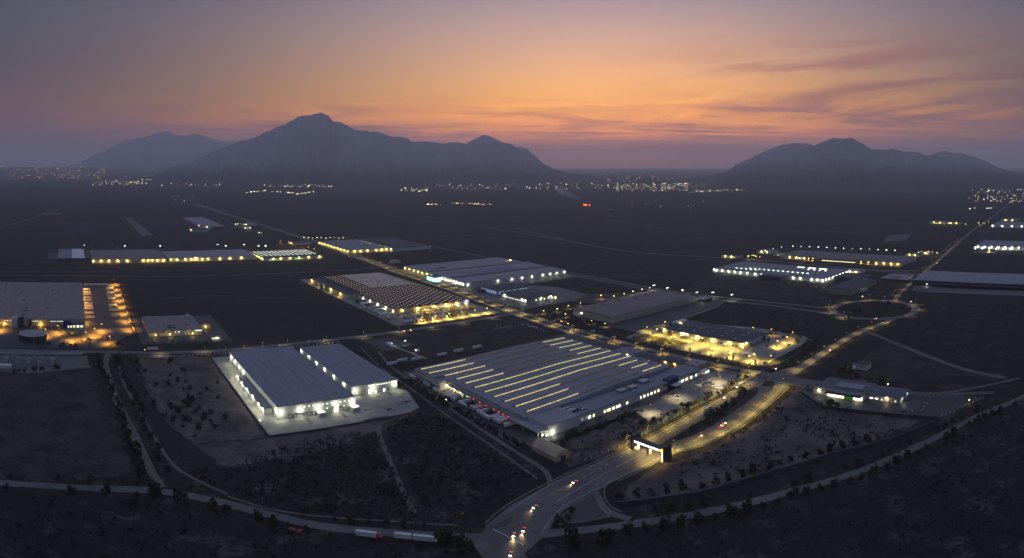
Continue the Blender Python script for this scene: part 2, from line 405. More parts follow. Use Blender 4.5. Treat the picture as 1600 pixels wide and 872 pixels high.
# lamps and lit windows
COOL, WARM, SODIUM, YEL, MERC = (1.0, .99, .70), (1.0, .78, .40), (1.0, .44, .045), (1.0, .69, .13), (.85, .98, .95)
for nm, c, s in (('cool', COOL, 55), ('warm', WARM, 50), ('sodium', SODIUM, 30), ('yel', YEL, 45), ('merc', MERC, 55)):
    MT['lamp_' + nm] = m_emit('lit_lamp_' + nm, c, s * .6); MT['lens_' + nm] = m_emit('shaded_lens_' + nm, c, 5)
LCOL = {'cool': COOL, 'warm': WARM, 'sodium': SODIUM, 'yel': YEL, 'merc': MERC}
MT['win_cool'] = m_window('lit_window_cool', (.92, 1.0, .84), 3.2)
MT['win_warm'] = m_window('lit_window_warm', (1.0, .80, .42), 3.0)
MT['win_blue'] = m_window('lit_window_blue', (.42, .62, 1.0), 1.4)
MT['win_dim'] = m_window('dim_window', (.9, .95, .8), .25)
MT['door_lit'] = m_window('lit_doorway', (1.0, .86, .46), 6.0)
MT['sky_strip_dim'] = m_window('dim_skylight_strip', (1.0, .74, .36), .10)
MT['sky_strip'] = m_window('lit_skylight_strip', (1.0, .80, .38), .95)
MT['sky_strip_y'] = m_window('yellow_skylight_strip', (.95, .85, .34), .85)
MT['skylight'] = m_window('skylight_dome', (1.0, .80, .55), .9)
MT['cyan_glow'] = m_window('lit_glass_box', (.45, .90, 1.0), 2.6)
MT['sign_white'] = m_emit('backlit_sign_white', (1, 1, .97), 3.5)
MT['sign_yellow'] = m_emit('backlit_sign_yellow', (1, .62, .03), 2.2)
MT['sign_blue'] = m_emit('backlit_sign_blue', (.08, .2, 1), 2.5)
MT['red_light'] = m_emit('red_lamp', (1, .04, .03), 3.5)
MT['tail'] = m_emit('tail_lamp', (1, .05, .02), 5)
MT['head'] = m_emit('head_lamp', (1, .72, .36), 25)
MT['green_light'] = m_emit('green_lamp', (.1, 1, .3), 5)
MT['fire'] = m_emit('flames', (1, .13, .02), 5)

# ------------------------------------------------------------------ shape helpers
class MB:
    def __init__(s): s.v, s.f, s.m = [], [], []
    def box(s, x0, y0, z0, x1, y1, z1, m=0):
        b = len(s.v)
        s.v += [(x0, y0, z0), (x1, y0, z0), (x1, y1, z0), (x0, y1, z0), (x0, y0, z1), (x1, y0, z1), (x1, y1, z1), (x0, y1, z1)]
        for q in ((3, 2, 1, 0), (4, 5, 6, 7), (0, 1, 5, 4), (1, 2, 6, 5), (2, 3, 7, 6), (3, 0, 4, 7)): s.face([b + i for i in q], m)
        return s
    def face(s, q, m=0): s.f.append(tuple(q)); s.m.append(m)
    def poly(s, pts, m=0):
        b = len(s.v); s.v += [tuple(p) for p in pts]; s.face(range(b, b + len(pts)), m); return s
    def prism(s, pts, z0, z1, m=0):
        b = len(s.v); n = len(pts)
        s.v += [(p[0], p[1], z0) for p in pts] + [(p[0], p[1], z1) for p in pts]
        s.face([b + n + i for i in range(n)], m); s.face([b + n - 1 - i for i in range(n)], m)
        for i in range(n): j = (i + 1) % n; s.face((b + i, b + j, b + n + j, b + n + i), m)
        return s
    def cyl(s, x, y, z0, z1, r, n=8, r2=None, m=0):
        r2 = r if r2 is None else r2; b = len(s.v)
        for z, q in ((z0, r), (z1, r2)):
            for i in range(n): a = 2 * math.pi * i / n; s.v.append((x + q * math.cos(a), y + q * math.sin(a), z))
        for i in range(n): j = (i + 1) % n; s.face((b + i, b + j, b + n + j, b + n + i), m)
        s.face([b + n + i for i in range(n)], m); s.face([b + n - 1 - i for i in range(n)], m)
        return s
    def wheel(s, x, y, r, w, n=10, m=0):
        b = len(s.v)
        for yy in (y - w / 2, y + w / 2):
            for i in range(n): a = 2 * math.pi * i / n; s.v.append((x + r * math.cos(a), yy, r + r * math.sin(a)))
        for i in range(n): j = (i + 1) % n; s.face((b + j, b + i, b + n + i, b + n + j), m)
        s.face([b + i for i in range(n)], m); s.face([b + 2 * n - 1 - i for i in range(n)], m)
        return s
    def extr_y(s, prof, y0, y1, m=0):
        # profile in x,z pushed along y
        b = len(s.v); n = len(prof)
        s.v += [(p[0], y0, p[1]) for p in prof] + [(p[0], y1, p[1]) for p in prof]
        s.face([b + i for i in range(n)], m); s.face([b + 2 * n - 1 - i for i in range(n)], m)
        for i in range(n): j = (i + 1) % n; s.face((b + i, b + n + i, b + n + j, b + j), m)
        return s
    def mesh(s, name, mats):
        me = bpy.data.meshes.new(name); me.from_pydata(s.v, [], s.f)
        mats = mats if isinstance(mats, (list, tuple)) else [mats]
        for m in mats: me.materials.append(MT[m] if isinstance(m, str) else m)
        if any(s.m): me.polygons.foreach_set('material_index', s.m)
        me.update(); return me
    def build(s, name, mats, parent=None, loc=None, rz=None): return link(name, s.mesh(name, mats), parent, loc, rz)

_UNIT = {}
def unit(mat):
    if mat not in _UNIT: _UNIT[mat] = MB().box(-.5, -.5, 0, .5, .5, 1).mesh('block', mat)
    return _UNIT[mat]
def blk(parent, name, mat, x, y, z, sx, sy, sz, rz=0):
    # a plain piece whose mesh is shared by all pieces of that material; x, y its middle, z its underside
    o = link(name, unit(mat), parent, (x, y, z)); o.scale = (sx, sy, sz)
    if rz: o.rotation_euler = (0, 0, rz)
    return o
def thing(name, label, cat, loc=(0, 0, 0), rz=0.0, group=None):
    o = bpy.data.objects.new(name, None); COL.objects.link(o); o.empty_display_size = .5
    o.location = loc; o.rotation_euler = (0, 0, rz); return tag(o, label, cat, group)
def gthing(name, label, cat, u, v, rz=0.0, group=None): return thing(name, label, cat, xy(u, v), GRID + rz, group)
KIDS = {}
def copy_tree(o, parent=None):
    c = o.copy(); COL.objects.link(c); c.parent = parent
    for ch in KIDS.get(o.name) or KIDS.setdefault(o.name, list(o.children)): copy_tree(ch, c)
    return c
class Kind:
    # first use places the built thing itself, later uses place copies of it and its parts
    def __init__(s, make): s.make, s.o = make, None
    def put(s, label, loc, rz, group=None, scale=None):
        if s.o is None: o = s.o = s.make(); KIDS[o.name] = list(o.children); [KIDS.setdefault(c.name, list(c.children)) for c in o.children]
        else: o = copy_tree(s.o)
        o.location = (loc[0], loc[1], .30 if o.get('category') in ('trailer', 'truck', 'car', 'bus') else 0); o.rotation_euler = (0, 0, rz); tag(o, label, group=group)
        if scale: o.scale = (scale,) * 3 if isinstance(scale, (int, float)) else scale
        return o
def point(parent, loc, color, watts, r=.25):
    l = bpy.data.lights.new('lamp_light', 'POINT'); l.energy = watts; l.color = color; l.shadow_soft_size = r
    o = bpy.data.objects.new('lamp_light', l); COL.objects.link(o); o.parent = parent; o.location = loc; return o
ORD = 'first second third fourth fifth sixth seventh eighth ninth tenth eleventh twelfth thirteenth fourteenth fifteenth sixteenth seventeenth eighteenth nineteenth twentieth'.split()
def nth(i): return ORD[i] if i < 20 else ('twenty-' + ORD[i - 20] if i < 29 else 'thirtieth')

def smooth(pts, n=8):
    if len(pts) < 3: return [tuple(p) for p in pts]
    P = [pts[0]] + list(pts) + [pts[-1]]; out = []
    for i in range(1, len(P) - 2):
        a, b, c, d = (np.array(q, float) for q in P[i - 1:i + 3])
        for t in np.linspace(0, 1, n, endpoint=False):
            out.append(tuple(.5 * (2 * b + (c - a) * t + (2 * a - 5 * b + 4 * c - d) * t * t + (3 * b - a - 3 * c + d) * t ** 3)))
    return out + [tuple(pts[-1])]
def offset(pts, d):
    out = []
    for i, p in enumerate(pts):
        a = np.array(pts[max(0, i - 1)]); b = np.array(pts[min(len(pts) - 1, i + 1)]); t = b - a; t = t / (np.linalg.norm(t) + 1e-9)
        out.append((p[0] - t[1] * d, p[1] + t[0] * d))
    return out
_LAYER = [0]
def layer():
    # no two sheets of ground lie in the same plane
    _LAYER[0] += 1; return .0024 * (_LAYER[0] % 44)
def ribbon(name, pts, w, mat, z, n=8, raise_=0.0, wob=0.0):
    z += layer() if raise_ == 0 else 0
    # strip of ground along a line of grid points; raise_ gives it real thickness (kerbs)
    c = smooth(pts, n); ws = [w / 2 * (1 + wob * RNG.uniform(-1, 1)) for _ in c]
    l = [offset(c, q)[i] for i, q in enumerate(ws)] if wob else offset(c, w / 2); r = [offset(c, -q)[i] for i, q in enumerate(ws)] if wob else offset(c, -w / 2)
    mb = MB(); k = len(c)
    if raise_ == 0:
        mb.v = [xy(*p, z) for p in l] + [xy(*p, z) for p in r]
        for i in range(k - 1): mb.face((i, k + i, k + i + 1, i + 1))
    else:
        mb.v = [xy(*p, z) for p in l] + [xy(*p, z) for p in r] + [xy(*p, z + raise_) for p in l] + [xy(*p, z + raise_) for p in r]
        for i in range(k - 1):
            mb.face((2 * k + i, 3 * k + i, 3 * k + i + 1, 2 * k + i + 1)); mb.face((i, 2 * k + i, 2 * k + i + 1, i + 1)); mb.face((k + i + 1, 3 * k + i + 1, 3 * k + i, k + i))
        mb.face((0, k, 3 * k, 2 * k)); mb.face((k - 1, 3 * k - 1, 4 * k - 1, 2 * k - 1)[::-1])
    return mb.build(name, mat)
def patch(name, pts, mat, z, raise_=0.0, sm=0):
    rag = 2.6 if name == 'lot' else 0; z += layer() if raise_ == 0 else 0
    p = smooth(pts + pts[:1], sm)[:-1] if sm else pts
    a = sum(p[i][0] * p[(i + 1) % len(p)][1] - p[(i + 1) % len(p)][0] * p[i][1] for i in range(len(p)))
    if a < 0: p = p[::-1]
    if rag:                                   # bare ground has no ruled edges
        q = []
        for i in range(len(p)):
            a_, b_ = np.array(p[i]), np.array(p[(i + 1) % len(p)]); m = max(1, int(np.linalg.norm(b_ - a_) / 7)); nn = np.array((-(b_ - a_)[1], (b_ - a_)[0])) / (np.linalg.norm(b_ - a_) + 1e-6)
            q += [tuple(a_ + (b_ - a_) * t / m + nn * RNG.uniform(-rag, rag)) for t in range(m)]
        p = q
    mb = MB(); q = [xy(*t, 0) for t in p]
    if raise_: mb.prism(q, z, z + raise_)
    else: mb.poly([(t.x, t.y, z) for t in q])
    return mb.build(name, mat)
def G2(*pts): return [guv(*p) for p in pts]
def ground_piece(o, label=None): return tag(o, label, kind='structure')
def in_poly(P, x, y):
    P = np.asarray(P); c = np.zeros(len(x), bool); j = len(P) - 1
    for i in range(len(P)):
        a = (P[i, 1] > y) != (P[j, 1] > y)
        c ^= a & (x < (P[j, 0] - P[i, 0]) * (y - P[i, 1]) / (P[j, 1] - P[i, 1] + 1e-12) + P[i, 0]); j = i
    return c
# ------------------------------------------------------------------ roads, yards and bare lots (heights step 4 cm from sheet to sheet)
gp = ground_piece
MT['yard_far'] = m_soil('dusty_far_yard', (.030, .029, .029), (.042, .039, .038), (.022, .021, .021), .02)
Z_LOT, Z_TRK, Z_RD, Z_RD2 = .03, .145, .26, .375
BLVD = [(797, 4300), (797, 3624), (797, 2647), (794, 2054), (772, 1701), (754, 1373), (745, 1190), (728, 1028), (717, 916), (707, 804), (703, 700), (699, 596), (700, 510), (702, 420), (704, 330), (712, 300)]
RING = [(1112 + 76 * math.cos(a), 440 + 74 * math.sin(a)) for a in np.linspace(0, 2 * math.pi, 41)]
EAST = [(1180, 428), (1225, 438), (1292, 450), (1493, 473), (1893, 521), (2560, 601), (3122, 650), (4200, 760)]
PERIM = [(-420, 545), (-200, 545), (-58, 541), (4, 536), (64, 527), (106, 505), (135, 481), (173, 447), (211, 421), (247, 395), (276, 374), (308, 355), (361, 321), (415, 285), (471, 250), (524, 217), (598, 183), (673, 151), (737, 115), (860, 55), (1000, -10)]
CROSS = [(-480, 935), (-200, 930), (-60, 928), (50, 922), (119, 912), (190, 908), (257, 912), (354, 915), (458, 916), (577, 919), (700, 919)]
gp(ribbon('road', BLVD, 30, 'asphalt_worn', Z_RD), 'long boulevard running diagonally through the estate')
gp(ribbon('road', CROSS, 13, 'asphalt_worn', Z_RD2), 'straight cross street behind the twin warehouses')
gp(ribbon('road', PERIM, 9.5, 'asphalt_worn', Z_RD, wob=.10), 'grey perimeter road curving round the estate')
gp(patch('road', [(262, 345), (262, 380), (278, 392), (309, 404), (363, 412), (423, 413), (452, 412), (507, 416), (579, 422), (654, 422), (690, 426), (712, 428), (712, 372), (691, 380), (625, 368), (548, 360), (500, 365), (468, 375), (432, 376),
    (397, 378), (371, 376), (348, 374), (333, 372), (318, 364), (303, 357), (285, 350)], 'asphalt_worn', Z_RD2), 'wide entrance road passing under the gate')
gp(ribbon('road', [(270, 378), (266, 362), (262, 340), (250, 300), (235, 240)], 26, 'asphalt_worn', Z_RD2 + .03), 'access road leaving the estate at the junction')
gp(ribbon('road', G2((905, 778), (925, 768), (934, 778), (942, 792), (956, 803), (985, 812)), 7, 'asphalt_worn', Z_RD2 + .02), 'curved slip lane beside the paved triangle')
gp(ribbon('road', [(700, 413), (760, 410), (830, 413), (898, 424), (960, 440), (1005, 458), (1040, 478)], 14, 'asphalt_worn', Z_RD2 + .02), 'carriageway leading up to the roundabout')
gp(ribbon('road', [(700, 396), (760, 398), (833, 402), (900, 404), (950, 402), (1000, 392), (1050, 381)], 13, 'asphalt_worn', Z_RD2 + .05), 'second carriageway leading to the roundabout')
gp(ribbon('road', RING, 15, 'asphalt_worn', Z_RD2 + .08), 'ring road of the large roundabout')
gp(ribbon('road', EAST, 10.5, 'asphalt_worn', Z_RD2 + .11), 'straight avenue climbing away from the roundabout')
gp(ribbon('road', [(1048, 495), (1056, 560), (1058, 640), (1050, 700), (1044, 760), (1045, 880), (1055, 1020), (1062, 1200)], 9, 'asphalt_worn', Z_RD), 'near carriageway of the far cross avenue')
gp(ribbon('road', [(1085, 505), (1086, 580), (1082, 660), (1074, 738), (1064, 868), (1073, 1024), (1080, 1201), (1080, 1900)], 9, 'asphalt_worn', Z_RD), 'far carriageway of the far cross avenue')
gp(ribbon('road', [(1500, 440), (1530, 700), (1545, 978), (1485, 1220), (1471, 1409), (1532, 1710), (1600, 2300)], 11, 'concrete_dark', Z_TRK), 'pale back road beyond the estate')
gp(ribbon('road', [(700, 300), (720, 225), (745, 150)], 8, 'dirt', Z_TRK), 'dirt road leaving the crossing')
gp(ribbon('road', [(690, 318), (712, 262), (735, 200), (800, 130)], 6, 'dirt', Z_TRK), 'dirt road behind the small lit depot')
gp(ribbon('road', [(960, 392), (891, 301), (825, 210), (798, 146)], 9, 'dirt', Z_TRK), 'pale dirt road leaving the roundabout')
gp(ribbon('road', [(50, 920), (43, 864), (48, 745), (59, 638), (66, 563), (72, 532)], 8, 'dirt', Z_TRK, wob=.15), 'dirt track down to the perimeter road')
gp(ribbon('road', [(62, 905), (60, 800), (72, 690), (80, 610), (90, 560), (120, 512)], 3.2, 'dirt', Z_TRK, wob=.2), 'narrow dirt path beside the ditch')
gp(ribbon('path', [(292, 596), (283, 575), (270, 533), (258, 492), (250, 465), (242, 433)], 4.2, 'dirt', Z_TRK, wob=.25), 'pale footpath across the dark field')
gp(ribbon('path', [(120, 508), (150, 478), (190, 452), (225, 430), (262, 402)], 2.2, 'dirt', Z_TRK, wob=.25), 'narrow track along the field edge')
gp(ribbon('road', [(407, 830), (392, 760), (386, 689), (377, 577), (370, 480), (366, 432), (352, 408)], 4.5, 'dirt', Z_TRK, wob=.15), 'service track along the plant fence')
gp(ribbon('road', [(394, 860), (378, 760), (374, 689), (365, 577), (358, 480), (352, 425)], 2.6, 'dirt', Z_TRK, wob=.2), 'narrow second track along the plant fence')
gp(ribbon('road', [(-300, 1560), (-168, 1557), (11, 1560), (275, 1527), (553, 1515), (740, 1500)], 9, 'dirt', Z_TRK, wob=.15), 'pale dirt road across the far fields')
gp(ribbon('road', [(-300, 1600), (-168, 1606), (11, 1622), (275, 1620), (553, 1590)], 5, 'dirt', Z_TRK, wob=.2), 'thin dirt road along the far drain')
gp(ribbon('road', [(-330, 2500), (-160, 3400), (60, 4600)], 14, 'dirt', Z_TRK, wob=.15), 'dirt road fading away over the plain')
gp(ribbon('road', G2((1230, 420), (1300, 421), (1400, 423), (1432, 424)), 16, 'concrete_dark', Z_TRK), 'service road between the two far plants')
gp(ribbon('road', G2((600, 336), (690, 348), (800, 356), (835, 364), (880, 374)), 12, 'dirt', Z_TRK), 'pale track wandering over the dark plain')
gp(ribbon('road', G2((880, 422), (940, 407), (1000, 398), (1060, 393)), 5, 'dirt', Z_TRK, wob=.2), 'thin dirt track in the dark field beyond the grey plant')

# kerbs
def kerb(pts, label, n=8): gp(ribbon('kerb', pts, .7, 'kerb', .02, n, .66), label)
kerb([(278, 394), (309, 406), (363, 414), (423, 415), (452, 414), (507, 418), (579, 424), (654, 424), (684, 428)], 'kerb on the plant side of the entrance road')
kerb([(397, 376), (432, 374), (468, 373), (500, 363), (548, 358), (625, 366), (682, 376)], 'kerb on the field side of the entrance road')
kerb(G2((965, 745), (948, 757), (944, 770), (947, 782), (957, 794), (972, 801)), 'pale kerb round the field corner by the slip lane')
kerb([(715, 436), (760, 432), (830, 434), (880, 446)], 'kerb beside the yellow-lit factory verge')
# islands
def island(pts, label, mat='soil', sm=5):
    gp(patch('kerb', pts, 'kerb', .02, .64, sm), 'kerb edging of ' + label)
    c = np.mean(np.array(pts), 0); inner = [tuple(np.array(p) + (c - np.array(p)) * min(.3, .9 / (np.linalg.norm(c - np.array(p)) + .01))) for p in pts]
    gp(patch('verge', inner, mat, .60, .10, sm), label)
island([(458, 394), (505, 398), (561, 402), (610, 407), (640, 411), (662, 408), (650, 398), (615, 390), (575, 385), (525, 383), (490, 388)], 'long planted median of the entrance road', 'soil')
island([(668, 406), (682, 410), (690, 403), (683, 394), (668, 392)], 'small oval island before the crossing', 'soil')
island(G2((927, 770), (905, 785), (880, 805), (856, 822), (900, 818), (954, 809), (940, 795)), 'paved triangle at the junction', 'yard_asphalt', 0)
island(G2((757, 829), (790, 826), (804, 810), (816, 796), (800, 808)), 'small triangular island at the junction', 'yard_asphalt', 0)
for (a, b, lab) in ((930, 3600, 'far planted median strip of the boulevard'), (620, 905, 'middle planted median strip of the boulevard'), (440, 612, 'near planted median strip of the boulevard')):
    c = [p for p in smooth(BLVD, 8) if a <= p[1] <= b]
    gp(ribbon('verge', [p for p in c][::3], 6, 'soil', Z_RD, 2, .44), lab)
gp(patch('verge', [(1112 + 66 * math.cos(a), 440 + 64 * math.sin(a)) for a in np.linspace(0, 2 * math.pi, 33)[:-1]], 'soil_dark', .02, .66), 'dark grassy middle of the large roundabout')
gp(patch('verge', [(712, 423), (760, 421), (830, 424), (890, 434), (960, 452), (1020, 480), (1010, 440), (955, 416), (890, 412), (820, 408), (760, 405)], 'soil_dark', Z_RD2 + .12), 'dark strip of scrub between the two carriageways')

# lane markings
def dashes(pts, step, ln, w, label):
    c = smooth(pts, 10); mb = MB(); acc = 0.0
    for i in range(len(c) - 1):
        a, b = np.array(c[i]), np.array(c[i + 1]); d = np.linalg.norm(b - a); t = (b - a) / (d + 1e-9); n = np.array((-t[1], t[0])) * w / 2; s = 0
        while s < d:
            if acc % step < ln:
                e = min(d, s + min(ln - acc % step, 3)); p, q = a + t * s, a + t * e
                mb.poly([xy(*(p - n), MKZ), xy(*(q - n), MKZ), xy(*(q + n), MKZ), xy(*(p + n), MKZ)]); adv = max(e - s, .3)
            else: adv = min(step - acc % step, max(d - s, .3))
            adv = max(adv, .05); s += adv; acc += adv
    gp(mb.build('road_marking', 'paint'), label)
MKZ = Z_RD2 + .20
dashes([(330, 395), (420, 404), (500, 408), (580, 413), (660, 416)], 10, 4.5, .35, 'dashed lane line of the entrance road, plant side')
dashes([(480, 381), (520, 374), (580, 373), (640, 380), (690, 391)], 10, 4.5, .35, 'dashed lane line of the entrance road, field side')
dashes(offset(smooth(BLVD[4:13], 4), 8), 12, 5, .4, 'dashed lane line of the boulevard, far side')
dashes(offset(smooth(BLVD[4:13], 4), -8), 12, 5, .4, 'dashed lane line of the boulevard, near side')
dashes([(60, 921), (190, 908), (354, 915), (577, 919), (680, 919)], 400, 400, .3, 'centre line of the cross street')
dashes([(303, 360), (333, 375), (371, 379), (432, 379), (470, 377), (502, 368), (548, 364), (625, 373), (684, 384)], 900, 900, .3, 'edge line of the entrance road, field side')
dashes([(283, 356), (281, 370), (278, 384)], 900, 900, .8, 'stop line where the entrance road meets the perimeter road')
dashes([(690, 386), (690, 402)], 900, 900, .9, 'stop line at the crossing, entrance road side')
dashes([(688, 412), (688, 424)], 900, 900, .9, 'stop line at the crossing, plant side')
dashes([(692, 434), (712, 434)], 1.6, .8, 3.2, 'zebra crossing at the boulevard end')
dashes([(340, 386), (400, 393), (446, 395)], 900, 900, .35, 'middle line of the entrance road below the gate')
dashes([(300, 397), (363, 410), (452, 410), (579, 420), (670, 421)], 900, 900, .3, 'edge line of the entrance road')

# yards
gp(patch('yard', [(185, 611), (185, 878), (300, 878), (300, 862), (362, 862), (362, 684), (366, 672), (352, 620), (336, 612)], 'concrete', Z_LOT), 'pale concrete yard round the twin warehouses')
gp(patch('yard', [(376, 480), (381, 607), (382, 700), (392, 735), (640, 760), (690, 760), (690, 470), (640, 470), (520, 470), (430, 470)], 'yard_asphalt', Z_LOT), 'asphalt yard round the long striped-roof plant')
gp(patch('yard', [(498, 952), (500, 1420), (700, 1420), (700, 940), (560, 940)], 'concrete_mid', Z_LOT), 'lit yard round the dotted-roof factory')
gp(patch('yard', [(745, 1130), (735, 1460), (1065, 1450), (1065, 1130)], 'concrete_dark', Z_LOT), 'yard round the wide grey plant')
gp(patch('yard', [(745, 940), (745, 1128), (900, 1128), (935, 1060), (925, 960), (860, 935)], 'concrete_dark', Z_LOT), 'yard round the small slate-roofed factory')
gp(patch('yard', [(768, 690), (768, 755), (1018, 765), (1040, 775), (1040, 715), (1000, 700), (880, 690)], 'yard_asphalt', Z_LOT), 'dark empty truck yard beside the pink-roofed warehouse')
gp(patch('yard', [(735, 445), (735, 682), (790, 690), (870, 672), (905, 560), (895, 470), (880, 448)], 'concrete_mid', Z_LOT), 'floodlit forecourt and car park of the long low factory')
gp(patch('lawn', [(737, 590), (737, 672), (770, 672), (772, 590)], 'grass', Z_LOT + .11), 'lawn in front of the long low factory')
gp(patch('yard', [(640, 312), (655, 190), (724, 158), (728, 250), (722, 300), (716, 345), (668, 350)], 'yard_asphalt', Z_LOT), 'paved yard of the small lit depot')
gp(patch('yard', [(505, 428), (690, 430), (700, 484), (620, 482), (521, 468)], 'concrete_mid', Z_LOT + .11), 'paved bus yard beside the entrance road')
gp(patch('yard', [(-250, 1030), (-250, 1445), (98, 1445), (92, 1020), (40, 940), (-250, 945)], 'yard_asphalt', Z_LOT), 'orange-lit truck yard of the beige warehouse')
gp(patch('yard', [(100, 960), (100, 1125), (235, 1125), (232, 955)], 'yard_asphalt', Z_LOT), 'yard of the low beige office factory')
gp(patch('yard', [(-250, 845), (-250, 905), (20, 905), (22, 850), (-60, 828)], 'concrete_dark', Z_LOT), 'gravel yard of the substation')
gp(patch('yard', [(415, 828), (415, 888), (462, 892), (470, 840)], 'yard_asphalt', Z_LOT), 'dark paved pad of the pump station')
gp(ribbon('path', [(438, 858), (441, 828), (446, 795), (449, 772)], 5, 'concrete', Z_LOT + .11), 'pale lit driveway of the pump station')
gp(patch('yard', G2((1100, 420), (1130, 405), (1345, 418), (1350, 425), (1300, 445), (1200, 438), (1110, 428)), 'yard_far', Z_LOT), 'lit yard of the far plant with long roof vents')
gp(patch('yard', G2((1165, 398), (1230, 384), (1470, 393), (1470, 400), (1435, 414), (1250, 410)), 'yard_far', Z_LOT), 'yard of the far long warehouse')
gp(patch('yard', G2((60, 410), (75, 386), (500, 383), (545, 408), (300, 417)), 'yard_far', Z_LOT), 'lit yard of the far row of warehouses')
gp(patch('yard', [(750, 1755), (760, 2075), (1060, 2070), (1060, 1750)], 'yard_far', Z_LOT), 'yard of the far twin warehouse')
gp(patch('yard', G2((1430, 440), (1600, 446), (1600, 462), (1425, 455)), 'concrete_dark', Z_LOT), 'yard under the long pale roof')
gp(patch('yard', G2((265, 343), (320, 338), (400, 352), (390, 368), (290, 368)), 'yard_far', Z_LOT), 'yard of the far flat-roofed plant')
gp(patch('yard', G2((1500, 388), (1600, 388), (1600, 398), (1490, 396)), 'yard_far', Z_LOT), 'yard of the far floodlit shed')
gp(patch('lot', G2((1380, 378), (1388, 367), (1424, 366), (1415, 376)), 'dirt', Z_LOT), 'pale levelled lot in the dark plain')
gp(patch('lot', G2((65, 335), (68, 332), (98, 332), (95, 335)), 'dirt', Z_LOT), 'small pale lot far out in the plain')
gp(patch('lot', G2((195, 340), (205, 340), (240, 368), (222, 369)), 'dirt', Z_LOT), 'pale bare strip beside the far flat-roofed plant')
# bare lots and fields
gp(patch('lot', [(88, 905), (86, 760), (96, 660), (112, 612), (182, 608), (183, 880), (150, 898)], 'sand', Z_LOT), 'sandy lot with scattered bushes beside the concrete yard')
gp(patch('lot', [(112, 608), (128, 560), (200, 560), (300, 590), (350, 612), (336, 609), (183, 606)], 'sand', Z_LOT - .02), 'strip of bare soil below the concrete yard')
gp(patch('lot', [(386, 424), (395, 470), (430, 466), (505, 464), (508, 428), (450, 418)], 'sand', Z_LOT), 'bare lot between the plant and the entrance road')
gp(patch('lot', [(400, 368), (440, 368), (500, 355), (560, 350), (640, 360), (690, 368), (660, 312), (640, 300), (645, 205), (560, 240), (470, 290), (400, 330), (380, 352)], 'sand', Z_LOT), 'bare lot between the entrance road and the perimeter road')
gp(patch('lot', [(400, 770), (410, 900), (690, 905), (695, 775), (640, 770)], 'soil', Z_LOT - .02), 'dark empty lot behind the striped-roof plant')
gp(patch('lot', [(-400, 560), (-400, 840), (20, 835), (34, 700), (52, 560), (0, 545)], 'soil', Z_LOT), 'dark fallow field inside the perimeter road')
gp(patch('lot', [(720, 300), (760, 340), (860, 345), (900, 320), (800, 200)], 'soil', Z_LOT), 'bare ground behind the small lit depot')
gp(patch('lot', [(100, 1130), (100, 1470), (480, 1470), (495, 1420), (495, 940), (250, 930), (240, 1000), (240, 1130)], 'soil_dark', Z_LOT - .02), 'dark field behind the cross street')
gp(patch('lot', [(880, 1010), (940, 950), (1030, 900), (1030, 870), (870, 880), (860, 930)], 'sand', Z_LOT), 'pale bare ground beside the slate-roofed factory')
gp(patch('lot', G2((1060, 455), (1110, 430), (1300, 447), (1290, 470), (1180, 466)), 'soil', Z_LOT - .02), 'rough cleared ground in front of the far plant')
for i, (pts, lab) in enumerate(((((120, 330), (260, 326), (420, 332), (560, 330)), 'faint track across the plain below the lit sheds'), (((20, 352), (110, 349), (190, 352)), 'faint track in the far fields beside the flat-roofed plant'), (((640, 372), (760, 366), (900, 352), (1040, 348)), 'long faint track across the middle of the plain'),
    (((900, 340), (960, 345), (1050, 360), (1150, 372)), 'faint track running to the far plants'), (((1180, 360), (1300, 362), (1390, 368)), 'faint track to the pale levelled lot'), (((1380, 550), (1470, 520), (1600, 515)), 'faint track in the dark field by the avenue'), (((1440, 480), (1520, 492), (1600, 498)), 'faint track beyond the roundabout'),
    (((230, 470), (330, 462), (470, 468)), 'faint track in the dark field behind the cross street'), (((890, 455), (960, 432), (1020, 428)), 'faint path in the field beside the grey plant'), (((700, 310), (780, 318), (860, 330), (915, 340)), 'faint track towards the brush fire'))):
    gp(ribbon('path', G2(*pts), (3.2, 8)[i < 5], 'soil' if i in (5, 6) else 'dirt', Z_TRK - .01, wob=.35), lab)
# ------------------------------------------------------------------ buildings
WK = .42
class Bld: pass
def shed(name, label, u0, u1, v0, v1, h, roof, wall, pitch=1.0, ridge='y', cat='warehouse', over=.5, group=None):
    b = Bld(); b.o = gthing(name, label, cat, u0, v0, 0, group); b.w, b.d, b.h, b.u0, b.v0 = u1 - u0, v1 - v0, h, u0, v0
    w, d = b.w, b.d
    MB().box(0, 0, -.2, w, d, h - .12).build('wall', wall, b.o)
    mb = MB(); e = over; z0, z1 = h - .35, h
    if pitch == 0: mb.box(-e, -e, z0, w + e, d + e, z1)
    elif ridge == 'y':
        mb.extr_y([(-e, z0), (w + e, z0), (w + e, z1), (w / 2, z1 + pitch), (-e, z1)], -e, d + e)
    else:
        k = len(mb.v); p = [(-e, z0), (d + e, z0), (d + e, z1), (d / 2, z1 + pitch), (-e, z1)]
        mb.v += [(-e, y, z) for y, z in p] + [(w + e, y, z) for y, z in p]; n = 5
        mb.face(range(n - 1, -1, -1)); mb.face(range(n, 2 * n))
        for i in range(n): j = (i + 1) % n; mb.face((i, j, n + j, n + i))
    b.roof = mb.build('roof', roof, b.o); b.pitch = pitch
    return b
def on(b, side, t, z, w, h, dep, out=0.0):
    if side == 'S': return (t, -dep / 2 - out + .05, z), (w, dep, h)
    if side == 'N': return (t, b.d + dep / 2 + out - .05, z), (w, dep, h)
    if side == 'W': return (-dep / 2 - out + .05, t, z), (dep, w, h)
    return (b.w + dep / 2 + out - .05, t, z), (dep, w, h)
def piece(b, name, mat, side, t, z, w, h, dep=.25, out=0.0):
    l, s = on(b, side, t, z, w, h, dep, out); return blk(b.o, name, mat, l[0], l[1], l[2], *s)
